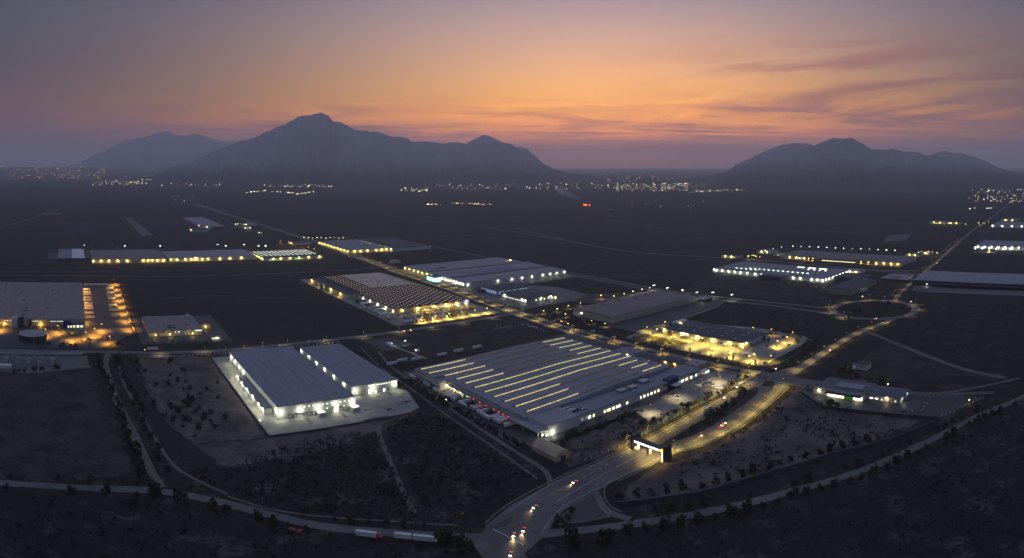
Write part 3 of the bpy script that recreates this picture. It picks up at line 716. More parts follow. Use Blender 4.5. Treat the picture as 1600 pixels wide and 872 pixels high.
def lamp(b, side, t, z, col='cool', watts=2500, size=1.1, out=1.6):
    l, s = on(b, side, t, z, size, size * .62, .7, .02); p = blk(b.o, 'wall_lamp', 'lamp_' + col, *l, *s)
    l, s = on(b, side, t, z - .5, 0, 0, .1, out); point(b.o, l, LCOL[col], watts * WK, .3); return p
def wins(b, side, ts, z, w, h, mat):
    for t in ts: piece(b, 'window', mat if isinstance(mat, str) else RNG.choice(mat), side, t, z, w, h, .16)
def docks(b, side, ts, z=.9, mat='wall_light'):
    for t in ts:
        l, s = on(b, side, t, z - .3, 3.6, 3.9, .5); d = blk(b.o, 'dock_door', 'black', *l, *s)
        l2, s2 = on(b, side, t, z, 2.7, 3.1, .3, .3)
        c = link('door_panel', unit(mat), d); c.location = ((l2[0] - l[0]) / s[0], (l2[1] - l[1]) / s[1], .08); c.scale = (s2[0] / s[0], s2[1] / s[1], .8)
def vents(b, pts, sz=(2.6, 2.6, 1.3), mat='steel_dark', name='roof_vent'):
    for (x, y) in pts:
        zz = b.h + (b.pitch * (1 - abs(x - b.w / 2) / (b.w / 2)) if b.pitch else 0)
        blk(b.o, name, mat, x, y, zz - .2, *sz)
def lin_(a, c, n): return [a + (c - a) * i / (n - 1) for i in range(n)]

# --- twin warehouses on the concrete yard
A = shed('warehouse', 'larger of the twin grey-roofed warehouses on the pale concrete yard', 204, 290, 647, 856, 13, 'roof_blue', 'wall_grey', 1.6)
wins(A, 'S', (8.7, 13.6, 18.7), 9.6, 1.7, .9, 'win_dim'); wins(A, 'S', (29, 34, 39, 44, 49, 54, 59, 64.5, 69, 73.6, 78.4, 83), 9.6, 1.6, 1.0, 'win_cool')
for t, z, p in ((3, 7.6, 8500), (24, 7.6, 8500), (44, 8.0, 8000), (64, 8.4, 8500), (83, 8.6, 8000)): lamp(A, 'S', t, z, 'cool', p, 1.5, 3.4)
docks(A, 'S', (13.6, 18.7, 34, 39, 54.5, 74)); wins(A, 'S', (54, 73), 4.6, 1.4, 1.2, 'win_cool')
piece(A, 'roller_door', 'door_lit', 'S', 64, .1, 4.4, 6.2, .2); piece(A, 'door_canopy', 'wall_light', 'S', 64, 6.5, 6, .4, 2.4)
piece(A, 'roller_door', 'wall_light', 'S', 24, .1, 4.2, 5.0, .2); piece(A, 'door_canopy', 'wall_light', 'S', 24, 5.3, 6, .4, 2.2)
for t in (46, 84): piece(A, 'loading_annex', 'wall_light', 'S', t, -.1, 7.5, 4.0, 7.5); piece(A, 'annex_roof', 'white', 'S', t, 3.92, 8.1, .35, 8.1); wins(A, 'S', (), 0, 0, 0, 'win_dim')
for t in (29, 68): blk(A.o, 'truck_ramp', 'concrete_dark', t, -12, .06, 4.0, 15, .06)
for y in (198, 178, 156, 137): lamp(A, 'W', y, 8.4, 'cool', 8000, 1.3, 2.6)
lamp(A, 'W', 5, 8.4, 'cool', 8000, 1.3, 2.6)
MB().box(-9, 18, -.1, .05, 128, 5.2).build('lean_to', 'wall_light', A.o)
MB().extr_y([(-9.6, 5.1), (.05, 6.7), (.05, 7.0), (-9.6, 5.4)], 17.5, 128.5).build('lean_to_roof', 'roof_blue', A.o)
for y in (128, 106, 84, 60, 36, 20):
    blk(A.o, 'wall_lamp', 'lamp_cool', -9.9, y, 5.0, .8, 1.5, .9); point(A.o, (-12.6, y, 5.2), COOL, 3600, .3)
docks(A, 'W', (140, 150, 162, 172, 184, 194)); piece(A, 'fascia', 'wall_light', 'S', 43, 12.2, 86.4, .9, .5, .35); piece(A, 'fascia', 'wall_light', 'W', 104.5, 12.2, 209, .9, .5, .35)
blk(A.o, 'ridge_cap', 'roof_white', 43, 104.5, 14.5, .9, 209.4, .25)
B = shed('warehouse', 'narrower of the twin grey-roofed warehouses beside the service track', 301, 359, 683, 853, 11, 'roof_blue', 'wall_grey', 1.2)
wins(B, 'S', lin_(22, 56.5, 12), 8.6, 1.7, .9, 'win_cool'); wins(B, 'S', (6, 10, 14), 8.6, 1.7, .7, 'win_dim')
for t, z, p in ((5, 6.2, 7000), (27, 6.4, 7000), (54, 7.4, 7000)): lamp(B, 'S', t, z, 'cool', p, 1.5, 3.4)
piece(B, 'roller_door', 'door_lit', 'S', 23.5, .1, 3.6, 4.8, .2); piece(B, 'roller_door', 'win_cool', 'S', 30, .1, 2.4, 2.6, .2); piece(B, 'roller_door', 'win_cool', 'S', 41, .1, 2.6, 3.4, .2)
docks(B, 'S', (7, 14, 36, 48)); blk(B.o, 'ridge_cap', 'roof_white', 29, 85, 12.1, .8, 170, .25)
for y in (165, 136, 108, 80, 50, 20): lamp(B, 'W', y, 8.3, 'cool', 3600, 1.5)
wins(B, 'W', lin_(6, 164, 16), 9.3, 4.5, .5, 'glass'); piece(B, 'fascia', 'wall_light', 'S', 29, 10.2, 58.4, .9, .5, .35); piece(B, 'fascia', 'wall_light', 'W', 85, 10.2, 170, .9, .5, .35)
for t in (26, 43): blk(B.o, 'truck_ramp', 'concrete_dark', t, -9, .06, 3.6, 11, .06)

# --- long striped-roof plant
def plant():
    b = Bld(); u0, u1, v0, v1 = 410, 634, 514, 712; b.u0, b.v0, b.w, b.d, b.h, b.pitch = u0, v0, u1 - u0, v1 - v0, 11, 0
    b.o = gthing('factory', 'long factory with rows of glowing skylight strips along its roof', 'factory', u0, v0)
    w, d = b.w, b.d; bend = .58 * w
    def zr(x): return 10.5 + 4.2 * x / bend if x < bend else 14.7 - 1.7 * (x - bend) / (w - bend)
    MB().box(0, 0, -.2, w, d, 9.9).box(-12, d - 58, -.2, .2, d, 9.4).build('wall', 'wall_grey', b.o)
    # roof: eleven shallow bays, bent where the crest runs
    n, bay = 11, d / 11; xs = [-1.0, bend * .5, bend, bend + (w - bend) * .5, w + 1]
    ys = []
    for i in range(n): ys += [(i * bay, 0.0), (i * bay + bay * .5, 1.0)]
    ys.append((d, 0)); mb = MB()
    for x in xs:
        for y, dz in ys: mb.v.append((x, y, zr(max(0, min(w, x))) + dz))
    k = len(ys)
    for i in range(len(xs) - 1):
        for j in range(k - 1): a = i * k + j; mb.face((a, a + k, a + k + 1, a + 1))
    q = len(mb.v)
    for x in xs: mb.v += [(x, -.6, 9.6), (x, d + .6, 9.6)]
    for i in range(len(xs) - 1): mb.face((q + 2 * i, q + 2 * i + 2, (i + 1) * k, i * k)); mb.face((q + 2 * i + 1, i * k + k - 1, (i + 1) * k + k - 1, q + 2 * i + 3))
    mb.face([q] + list(range(k)) + [q + 1]); e = len(xs) - 1; mb.face([q + 2 * e + 1] + list(range(e * k + k - 1, e * k - 1, -1)) + [q + 2 * e])
    mb.build('roof', 'roof_grey', b.o)
    MB().box(-12.6, d - 58.6, 9.3, -.9, d + .5, 10.3).build('roof', 'roof_grey', b.o)
    lit = {10: ((0, .28), (.83, 1)), 9: ((0, .28), (.82, 1)), 8: ((.05, .30), (.82, 1)), 7: ((0, .24), (.82, 1)), 6: ((0, .25), (.80, 1)), 5: ((0, 1),), 4: ((0, 1),), 3: ((0, 1),), 2: ((0, .36), (.80, .96)), 1: ((0, .34), (.82, .96)), 0: ((0, .33), (.82, .98))}
    for i in range(n):
        yc = i * bay + bay * .5; x0 = -10 if i > 7 else 6 + (10 - i) * .2; x1 = w - 3
        def rail(a, c, y0, y1, za, zb, m, name):
            cut = [a] + [t for t in (bend,) if a < t < c] + [c]; mb = MB()
            for t in cut: z = (10.3 if t < 0 else zr(t)) + .9; mb.v += [(t, y0, z + za), (t, y1, z + za), (t, y1, z + zb), (t, y0, z + zb)]
            for s in range(len(cut) - 1):
                o = 4 * s
                for p in range(4): r = (p + 1) % 4; mb.face((o + p, o + r, o + 4 + r, o + 4 + p)[::-1])
            mb.face((0, 1, 2, 3)); o = 4 * (len(cut) - 1); mb.face((o + 3, o + 2, o + 1, o)); return mb.build(name, m, b.o)
        rail(x0, x1, yc - 1.6, yc + 2.4, -.4, 1.5, 'roof_lilac', 'roof_monitor')
        gaps = [(p[1] + .005, q[0] - .005) for p, q in zip(lit[i], lit[i][1:])]
        for a, c in gaps: rail(x0 + .6 + (x1 - x0 - 1.2) * a, x0 + .6 + (x1 - x0 - 1.2) * c, yc - 2.1, yc - 1.62, .3, 1.2, 'sky_strip_dim', 'skylight_strip')
        for a, c in lit[i]:
            rail(x0 + .6 + (x1 - x0 - 1.2) * a, x0 + .6 + (x1 - x0 - 1.2) * c, yc - 2.1, yc - 1.62, .35, 1.2, 'sky_strip_y' if (a > .5 and i > 5) or i in (4, 5) else 'sky_strip', 'skylight_strip')
    # canopy over the docks, red dock lamps
    MB().box(-3.4, 4, 5.4, .02, d - 60, 6.0).build('dock_canopy', 'steel', b.o)
    MB().box(-14.6, d - 57, 5.2, -12.02, d - 2, 5.8).build('dock_canopy', 'steel', b.o)
    docks(b, 'W', lin_(10, d - 66, 22), .9)
    for y in (22, 30, 38, 46, 60, 72, 84, 92): blk(b.o, 'dock_lamp', 'red_light', -3.7, y, 5.2, .5, .9, .7)
    for y in (96, 108): blk(b.o, 'dock_lamp', 'green_light', -3.7, y, 4.6, .5, .8, .6)
    for y, p in ((112, 1300), (124, 2000), (134, 2200), (140, 1200)): blk(b.o, 'wall_lamp', 'lamp_warm', -2.6, y, 4.8, 1.0, 1.2, .6); point(b.o, (-3.2, y, 4.2), WARM, p, .3)
    # offices along the entrance-road side
    MB().box(10, -27, -.2, 250, .1, 8.6).build('office_wing', 'wall_light', b.o); MB().box(9.5, -27.5, 8.5, 250.5, -.6, 9.1).build('office_roof', 'roof_blue', b.o)
    MB().box(4, -31, -.2, 44, .08, 10.2).build('corner_block', 'wall_light', b.o); MB().box(3.5, -31.5, 10.1, 44.5, -.65, 10.7).build('corner_roof', 'roof_white', b.o)
    MB().box(-9, -31, 6.6, 4, 16, 7.3).build('corner_canopy', 'roof_white', b.o)
    for x, y in ((-8.4, -30.4), (-8.4, 15), (-8.4, -8)): blk(b.o, 'canopy_post', 'steel', x, y, 0, .6, .6, 6.7)
    for x, y, z, s in ((-4, -31.6, 3.6, 1.3), (1, -31.6, 2.2, 1.0), (9, -31.7, 3.0, 1.0)): blk(b.o, 'wall_lamp', 'lamp_cool', x, y, z, s, .6, s * .8)
    point(b.o, (-4, -33, 3.4), COOL, 2600, .3); point(b.o, (9, -33.2, 3), COOL, 1500, .3)
    for x in (52, 58): blk(b.o, 'window', 'win_dim', x, -27.1, 2.0, 3.2, .3, 3)
    for x, sx, m in ((62, 3.4, 'win_cool'), (68, 2.2, 'win_warm'), (84, 2.4, 'win_warm'), (90, 5.6, 'win_warm'), (97, 3.4, 'win_cool'), (103, 4.2, 'win_warm'), (106.8, 1.6, 'win_cool'), (118, 2.6, 'win_warm'),
                     (140, 1.4, 'win_cool'), (146, 3, 'win_warm'), (152, 1.4, 'win_cool'), (158, 3, 'win_warm'), (164, 1.4, 'win_cool'), (170, 2.6, 'win_warm'), (206, 3, 'win_cool'), (214, 5, 'win_cool'), (222, 4.5, 'win_warm'), (231, 3.5, 'win_cool'), (241, 2, 'win_cool')):
        blk(b.o, 'window', m, x, -27.1, 1.8, sx, .3, 2.6)
    blk(b.o, 'glass_band', 'glass', 190, -27.15, 5.4, 24, .3, 1.4); blk(b.o, 'glass_band', 'glass', 236, -27.15, 5.6, 18, .3, 1.4)
    MB().box(186, -29.5, -.1, 204, -20, 11.6).build('entrance_block', 'wall_navy', b.o); MB().box(189, -37, 4.8, 202, -29.4, 5.4).build('entrance_canopy', 'white', b.o)
    for x in (190, 201): blk(b.o, 'canopy_post', 'white', x, -36.4, 0, .5, .5, 4.9)
    for x, y, sx, sy, sz in ((46, -14, 16, 5, 1.6), (48, -7, 13, 3.4, 1.8), (60, -20, 6, 3, 1.6), (128, -10, 12, 8, 2.4), (142, -12, 11, 8, 3.0), (136, -20, 7, 3, 1.4), (166, -8, 12, 9, 3.2)): blk(b.o, 'rooftop_unit', 'steel', x, y, 9.0, sx, sy, sz)
    for i in range(9): blk(b.o, 'fan_unit', 'steel_dark', 44 + i * 2.3, -19 + (i % 2) * 2.6, 9.0, 1.7, 2.0, 1.5)
    # low workshops between the plant and the boulevard
    return b
Splant = plant()
for i, (u, v0, v1, wd, h, m, lampx) in enumerate(((652, 668, 716, 22, 6.5, 'roof_slate', 2), (654, 634, 664, 20, 6.5, 'roof_slate', 1), (656, 596, 630, 24, 7, 'roof_blue', 1), (662, 560, 590, 16, 5.5, 'roof_slate', 0), (664, 522, 556, 20, 7, 'roof_slate', 2), (668, 498, 518, 22, 8, 'roof_white', 0))):
    w = shed('workshop', f'flat workshop between the skylight plant and the boulevard, {nth(i)} from the far end', u, u + wd, v0, v1, h, m, 'wall_sand' if i in (4, 5) else 'wall_beige', .4, 'y', 'workshop', group='workshops beside the boulevard')
    for j in range(lampx): lamp(w, 'W', (v1 - v0) * (.25 + .45 * j), h - 2, 'warm' if i < 3 else 'yel', 1500, 1.3)
    wins(w, 'W', lin_(4, v1 - v0 - 4, 4), 1.6, 2.4, 1.4, ['win_dim', 'win_warm', 'glass']); vents(w, [(wd * .5, (v1 - v0) * .4)], (2, 2, 1))
g = gthing('guardhouse', 'bright flat-roofed guardhouse at the plant entrance off the boulevard', 'guardhouse', 668, 486)
MB().box(0, 0, 0, 9, 6, 3.6).build('wall', 'wall_light', g); MB().box(-14, -.5, 3.6, 9.5, 6.5, 4.1).build('roof', 'white', g)
for x in (1.5, 4.5, 7.5): blk(g, 'window', 'win_cool', x, -.1, 1, 2.2, .25, 1.8)
point(g, (-4, 3, 3.2), WARM, 900)
# carport of the plant
c = gthing('carport', 'long carport roof lit from below beside the plant offices', 'carport', 624, 466)
MB().box(0, 0, 3.2, 46, 6, 3.6).build('roof', 'roof_blue', c)
for x in lin_(2, 44, 6): blk(c, 'post', 'steel', x, 5.5, 0, .35, .35, 3.2)
for x in (6, 14, 22, 30, 38): blk(c, 'strip_light', 'lamp_cool', x, 3, 3.0, 2.0, .25, .15)
for x in (10, 32): point(c, (x, 2, 2.8), WARM, 900)
# tent store
t = gthing('storage_tent', 'tan fabric storage tent with a ridge roof near the plant corner', 'tent', 383, 437)
def tent(w, d, h, r):
    mb = MB(); mb.box(0, 0, 0, w, d, h).build('side_wall', 'fabric', t)
    m2 = MB(); m2.extr_y([(-.3, h - .1), (w + .3, h - .1), (w * .78, h + r * .7), (w / 2, h + r), (w * .22, h + r * .7)], -.4, d + .4); m2.build('roof', 'fabric', t)
    blk(t, 'door_flap', 'steel_dark', w / 2, -.15, 0, 5, .3, 4)
tent(17, 33, 4.6, 4.2)

# --- dotted-roof factory
C = shed('factory', 'factory with a dark roof dotted by hundreds of small skylights', 530, 683, 1018, 1382, 11, 'roof_dark', 'wall_beige', 1.2, 'x', 'factory')
MB().box(48, 190, 12.3, 140, 350, 12.75).build('white_roof_field', 'roof_white', C.o)
MB().box(-20, 160, -.2, .1, 360, 8.6).build('side_wing', 'wall_beige', C.o); MB().box(-20.5, 159.5, 8.5, .6, 360.5, 9.1).build('wing_roof', 'roof_slate', C.o)
_sk = []
for i in range(17):
    for j in range(25):
        x, y = 5 + i * 8.95, 5 + j * 14.3 + (i % 2) * 7.1
        if x < 6 and y > 150: continue
        z = (11 + 1.2 * (1 - abs(y - C.d / 2) / (C.d / 2))) + .05
        if 47 < x < 141 and 189 < y < 351: z = 12.8
        _sk.append((x, y, z))
_sk.sort(key=lambda p: p[1])
for x, y, z in _sk[:300]: blk(C.o, 'skylight', 'skylight', x, y, z - .1, 1.7, 1.7, .5)
mb = MB()
for x, y, z in _sk[300:]: mb.box(x - .85, y - .85, z - .1, x + .85, y + .85, z + .4)
tag(mb.build('skylight_field', 'skylight', C.o), kind='stuff')
for i in range(14): blk(C.o, 'roof_fan', 'steel', 56 + (i % 5) * 17 + RNG.uniform(-3, 3), 215 + (i // 5) * 45 + RNG.uniform(-6, 6), 12.7, 4, 5, 1.6)
for t, p in ((14, 4000), (45, 14000), (78, 14000), (102, 14000), (126, 14000), (146, 12000)): lamp(C, 'S', t, 7.4, 'yel', p, 1.8)
wins(C, 'S', lin_(86, 130, 11), 5.4, 1.3, 1.1, 'win_cool'); docks(C, 'S', lin_(20, 140, 14))
piece(C, 'dock_canopy', 'steel', 'S', 96, 4.6, 90, .5, 6); piece(C, 'dock_canopy', 'steel', 'S', 132, 5.2, 26, .4, 14)
for x in lin_(56, 146, 10): blk(C.o, 'strip_light', 'lamp_yel', x, -4, 4.3, 3, .5, .2)
for x in (60, 84, 108, 132): point(C.o, (x, -8, 5), YEL, 5200)
for t, p in ((6, 4200), (34, 4200), (66, 3800), (98, 4600), (128, 2600)): lamp(C, 'W', t, 6.5, 'cool' if t > 20 else 'yel', p, 1.7)
for t in (190, 240, 300, 350): blk(C.o, 'wall_lamp', 'lamp_yel', -20.8, t, 6, .8, 1.4, .8); point(C.o, (-23, t, 5.6), YEL, 5000)
for y in (40, 60, 84, 104, 122): blk(C.o, 'lean_to', RNG.choice(['wall_light', 'wall_beige', 'roof_slate']), -9, y, 0, 14, 13, RNG.uniform(3.5, 6))
blk(C.o, 'process_tank', 'white', -24, 0, 0, 9, 9, 6); MB().cyl(-10, -9, 0, 7, 6, 16).build('water_tank', 'white', C.o)
for x, y in ((-28, 260), (-28, 268), (-28, 276)): MB().cyl(x, y, 0, 13, 3.2, 14).build('silo', 'steel', C.o)
s = blk(C.o, 'blue_logo_panel', 'sign_blue', 146, -.6, 8.0, 11, .5, 3.0); blk(C.o, 'yellow_logo_star', 'sign_yellow', 147, -1.0, 9.6, 2.6, .3, 2.2)
for i in range(4):
    o = gthing('guard_kiosk', f'small lit kiosk beside the boulevard behind the dotted-roof factory, {nth(i)} along', 'kiosk', 694, 1190 + i * 34, group='kiosks behind the dotted-roof factory')
    MB().box(0, 0, 0, 9, 11, 4).build('wall', 'wall_light', o); MB().box(-.4, -.4, 4, 9.4, 11.4, 4.4).build('roof', 'white', o); blk(o, 'window', 'door_lit', -.1, 5, 1, .3, 7, 2.2); point(o, (-3, 5, 3.6), YEL, 1400)

# --- wide grey plant with cyan entrance
D = shed('factory', 'wide low grey plant with a glowing cyan glass entrance', 772, 1052, 1165, 1435, 12, 'roof_lilac', 'wall_grey', 2.2, 'x', 'factory')
for y in (60, 66, 150, 156): blk(D.o, 'roof_band', 'roof_slate', 140, y, 12 + 2.2 * (1 - abs(y - 135) / 135) - .1, 276, 5, .5)
for x in lin_(60, 200, 9): blk(D.o, 'roof_seam', 'roof_dark', x, 106, 13.6, 1.6, 74, .3)
blk(D.o, 'roof_patch', 'roof_white', 215, 106, 13.55, 46, 60, .3); vents(D, [(60, 190), (40, 180)], (8, 6, 2.5))
for t in list(lin_(8, 92, 8)): lamp(D, 'W', t, 7.2, 'cool', 4800, 1.8)
for t in lin_(138, 262, 7): lamp(D, 'W', t, 7.6, 'yel', 3800, 1.7)
MB().box(-16, 98, -.1, .1, 132, 9).build('glass_entrance', 'cyan_glow', D.o); MB().box(-16.6, 97.4, 8.9, .6, 132.6, 9.6).build('entrance_roof', 'roof_blue', D.o)
for y in lin_(98, 132, 7): blk(D.o, 'mullion', 'steel', -16.1, y, 0, .3, .35, 9)
point(D.o, (-20, 115, 5), (.5, .9, 1), 1800)
for t in (6, 84, 122, 150, 178, 210, 232, 252, 276): lamp(D, 'S', t, 7.2, 'cool', 3000, 1.7)
docks(D, 'W', lin_(12, 88, 10)); wins(D, 'W', lin_(140, 260, 16), 2, 3, 2, 'win_dim'); blk(D.o, 'rooftop_light', 'lamp_yel', 270, 200, 12.8, 3, 2, 1.0); point(D.o, (262, 200, 15), YEL, 2500)
blk(D.o, 'front_annex', 'wall_grey', -8, 40, 0, 15, 70, 4.2); blk(D.o, 'annex_roof', 'roof_slate', -8, 40, 4.15, 16, 71, .5)
# small factories in front of it
E1 = shed('factory', 'low grey office factory with bluish lit windows below the wide grey plant', 783, 868, 1068, 1124, 9, 'roof_slate', 'wall_grey', .8, 'x', 'factory')
for z in (2.2, 5.4): wins(E1, 'W', lin_(6, 50, 8), z, 3.4, 1.5, 'win_blue'); wins(E1, 'S', lin_(6, 80, 11), z, 3.2, 1.2, ['win_blue', 'win_dim'])
blk(E1.o, 'entrance_block', 'wall_dark', -6, 44, 0, 12, 14, 6); vents(E1, [(20, 30), (50, 20)])
E2 = shed('factory', 'slate-roofed box factory with a row of lit windows near the crossing', 779, 855, 972, 1050, 8, 'roof_slate', 'wall_grey', .8, 'x', 'factory')
wins(E2, 'W', lin_(6, 72, 14), 2.4, 2.4, 1.2, 'win_cool'); wins(E2, 'S', (24, 34, 44, 54, 64), 2, 2.6, 2.8, 'win_warm')
for t in (12, 66): lamp(E2, 'W', t, 5.6, 'cool', 2600, 1.7)
for t in (36, 60): lamp(E2, 'S', t, 5.8, 'cool', 2600, 1.7)
lamp(E2, 'W', 2, 5, 'cool', 1800, 1.6); piece(E2, 'roller_door', 'door_lit', 'S', 72, .1, 3.5, 3.8); docks(E2, 'S', (30, 40, 50))
# --- pink-roofed warehouse
F = shed('warehouse', 'long pinkish-roofed warehouse with a dark empty truck yard', 783, 1008, 757, 848, 11, 'roof_pink', 'wall_beige', 1.0, 'x')
for i in range(8): blk(F.o, 'roof_joint', 'roof_white', 40 + i * 26, 30 + (i % 2) * 26, 11.6, .9, 52, .3)
vents(F, [(30, 70), (60, 75), (100, 78), (140, 72), (175, 80)], (5, 3.5, 1.2)); wins(F, 'S', lin_(14, 214, 11), 8.0, 2.0, 1.2, 'glass'); wins(F, 'W', (6, 12), 8.4, 5, 1.0, 'glass')
docks(F, 'S', lin_(20, 200, 12)); piece(F, 'office_front', 'wall_light', 'W', 78, 0, 18, 5, 4); lamp(F, 'W', 70, 5.5, 'cool', 700, 1.4)
o = gthing('loading_shed', 'small open loading shed at the far end of the dark truck yard', 'shed', 1016, 738)
MB().box(0, 0, 5.4, 22, 26, 6.2).build('roof', 'roof_lilac', o); MB().box(14, .5, 0, 21.5, 25.5, 5.4).build('wall', 'wall_dark', o)
for x, y in ((.6, .6), (.6, 13), (.6, 25.4)): blk(o, 'post', 'steel', x, y, 0, .5, .5, 5.4)
point(o, (-3, 6, 4.6), COOL, 900)
# --- long low yellow-lit factory
Gf = shed('factory', 'long low factory front washed in yellow floodlight beside the crossing', 790, 858, 508, 656, 8, 'roof_slate', 'wall_light', 1.0, 'y', 'factory')
for t, p in ((2, 14000), (24, 12000), (52, 12000), (80, 12000), (108, 12000)): lamp(Gf, 'W', t, 6.0, 'yel', p, 1.2, 2.4)
lamp(Gf, 'W', 143, 6.2, 'yel', 5200, 2.0); lamp(Gf, 'S', 6, 6.4, 'yel', 4200, 1.6)
wins(Gf, 'W', lin_(12, 136, 20), 1.4, 3.6, 2.2, ['glass', 'win_dim', 'win_warm']); wins(Gf, 'W', lin_(20, 80, 5), 5.6, 1.2, .7, 'glass')
for t, w, h in ((130, 7, 5.6), (120, 9, 4), (104, 12, 4.2), (72, 6, 4.4), (60, 5, 5)): piece(Gf, 'entrance_block', 'wood' if t in (130, 72) else 'wall_sand', 'W', t, 0, w, h, 5)
piece(Gf, 'entrance_canopy', 'white', 'W', 92, 4.4, 12, .4, 6)
vents(Gf, [(14 + (i % 3) * 15 + RNG.uniform(-4, 4), 22 + (i // 3) * 25) for i in range(15)], (3.4, 3.4, 1.2), 'steel')
blk(Gf.o, 'roof_house', 'wall_light', 46, 150, 0, 26, 11, 10.5); blk(Gf.o, 'wall_lamp', 'lamp_yel', 40, 143.6, 8.2, 2.0, .6, .9); point(Gf.o, (40, 141, 9.6), YEL, 1400)
for t in (20, 38, 56): piece(Gf, 'shade_canopy', 'steel', 'S', t, 4.0, 9, .3, 5)
# lettering on the front: too small to read, a short line of backlit letters
for i in range(13):
    if i != 5: piece(Gf, 'sign_letter', 'sign_white', 'W', 112 - i * 1.15, 6.2, .8, 1.1, .2)
o = gthing('guard_booth', 'small lit guard booth with flat canopies at the factory car park entrance', 'booth', 762, 480)
MB().box(0, 0, 0, 5, 4.4, 3).build('wall', 'wall_light', o); MB().box(-2.4, -8, 3, 7, 12, 3.4).build('roof', 'white', o); blk(o, 'window', 'win_warm', 2.5, -.1, 1, 3.6, .2, 1.4)
for y in (-7.4, 11.4): blk(o, 'post', 'steel', 2.5, y, 0, .4, .4, 3)
point(o, (2.5, -3, 2.7), YEL, 900)

# --- small lit depot
H = shed('depot', 'small depot with bright glazed workshop bays and a red emblem', 676, 716, 281, 340, 7.2, 'roof_depot', 'wall_light', 0, 'y', 'depot', .3)
MB().box(-6, 1, 4.6, .05, 44, 5.3).build('bay_canopy', 'roof_slate', H.o)
piece(H, 'glazed_bay', 'door_lit', 'W', 33, .1, 20, 4.0, .2); piece(H, 'glazed_bay', 'door_lit', 'W', 6.5, .1, 11, 4.0, .2); piece(H, 'green_screen', 'green_sign', 'W', 17, 0, 11, 4.6, .8)
for y in (25, 29, 33, 37, 41): piece(H, 'mullion', 'steel', 'W', y, .1, .25, 4.0, .3, .1)
point(H.o, (-4, 33, 3.6), COOL, 2400); point(H.o, (-4, 6, 3.6), COOL, 1500); point(H.o, (-3, 17, 4.2), (.3, 1, .25), 260)
MB().box(10, 6, 7.1, 24, 38, 9.0).build('roof_lantern', 'wall_grey', H.o); MB().box(9.5, 5.5, 8.9, 24.5, 38.5, 9.3).build('lantern_roof', 'roof_lilac', H.o)
MB().box(-.3, 45, -.1, 39, 60.5, 6).build('side_wing', 'wall_light', H.o); blk(H.o, 'wing_roof', 'roof_slate', 19.5, 53, 6.0, 40, 16.5, .4)
lamp(H, 'W', 53, 4.8, 'warm', 1700, 1.5, 2.2); piece(H, 'parapet', 'wall_light', 'W', 29.5, 6.9, 59, 1.1, .5)
piece(H, 'red_emblem', 'red', 'W', 43, 5.6, 3.4, 2.0, .4); piece(H, 'red_emblem_tail', 'red', 'W', 37.5, 5.55, 6.5, .5, .35)
for y in (35.5, 25, 13.5): piece(H, 'sign_word', 'white', 'W', y, 5.0, 7.2, .7, .3)
H2 = shed('workshop', 'lower metal workshop adjoining the small lit depot', 683, 714, 240, 280.5, 6, 'roof_depot', 'wall_grey', .9, 'y', 'workshop')
lamp(H2, 'W', 16, 4.2, 'warm', 2300, 1.6, 2.0); wins(H2, 'W', (34, 28), 1.6, 3.6, 1.4, 'win_cool'); wins(H2, 'W', (22, 6), 1.2, 1.4, 1.6, 'win_warm'); wins(H2, 'S', (6, 22), 3.0, 1.2, 2.2, 'win_cool')
point(H2.o, (2, -3, 3.4), COOL, 700); piece(H2, 'roller_door', 'steel', 'S', 12, 0, 5, 4)
o = gthing('house', 'small block house beside trees behind the small lit depot', 'house', 778, 318)
MB().box(0, 0, 0, 14, 20, 7).build('wall', 'wall_light', o); MB().box(-.4, -.4, 7, 14.4, 20.4, 7.5).build('roof', 'roof_slate', o); MB().box(-9, 14, 0, 0.1, 24, 4).build('side_wing', 'white', o)
for y in (4, 9, 14): blk(o, 'window', 'glass', -.1, y, 3, .3, 2, 1.6)
blk(o, 'wall_lamp', 'lamp_yel', -9.4, 18, 3.0, .7, 1.1, .7); point(o, (-11, 18, 3), YEL, 500)
o = gthing('site_cabin', 'long cream site cabin on bare ground behind the depot', 'cabin', 728, 300)
MB().box(0, 0, .4, 5, 13, 3.2).build('body', 'wall_beige', o); MB().box(-.3, -.3, 3.2, 5.3, 13.3, 3.5).build('roof', 'rust', o)
for y in (2.5, 6.5, 10.5): blk(o, 'window', 'glass', -.08, y, 1.4, .2, 1.8, 1)

# --- beige warehouse with the orange-lit truck yard
L1 = shed('warehouse', 'big beige flat-roofed warehouse with an orange-lit truck yard', -240, 20, 1070, 1400, 12, 'roof_beige', 'wall_beige', 1.2, 'x')
wins(L1, 'S', (176, 179, 182, 185, 189) + tuple(lin_(207, 224, 6)) + (133, 137, 141, 145), 7.6, 1.1, 1.0, 'win_cool')
for t in (132, 190, 150): lamp(L1, 'S', t, 3.6, 'sodium', 9000, 1.5)
blk(L1.o, 'office_block', 'wall_navy', 232, -5, 0, 12, 12, 10); MB().box(232, -10, 0, 260, .1, 5.4).build('office_wing', 'wall_light', L1.o); blk(L1.o, 'office_roof', 'roof_slate', 246, -5, 5.3, 29, 11, .5)
for x, m in ((234, 'win_cool'), (238, 'win_cool'), (243, 'win_warm'), (249, 'door_lit'), (255, 'win_cool')): blk(L1.o, 'window', m, x, -11.2 if x < 238.2 else -10.2, 1.4, 3 if x > 240 else 1.6, .3, 2.4)
vents(L1, [(RNG.uniform(20, 250), RNG.uniform(20, 310)) for _ in range(24)], (5, 2.6, 1.0), 'steel_dark')
for i, x in enumerate((146, 151, 156, 161)): MB().cyl(x, -7, 0, 15.5 + i % 2, 2.6, 14).build('silo', 'white' if i < 2 else 'steel_dark', L1.o)
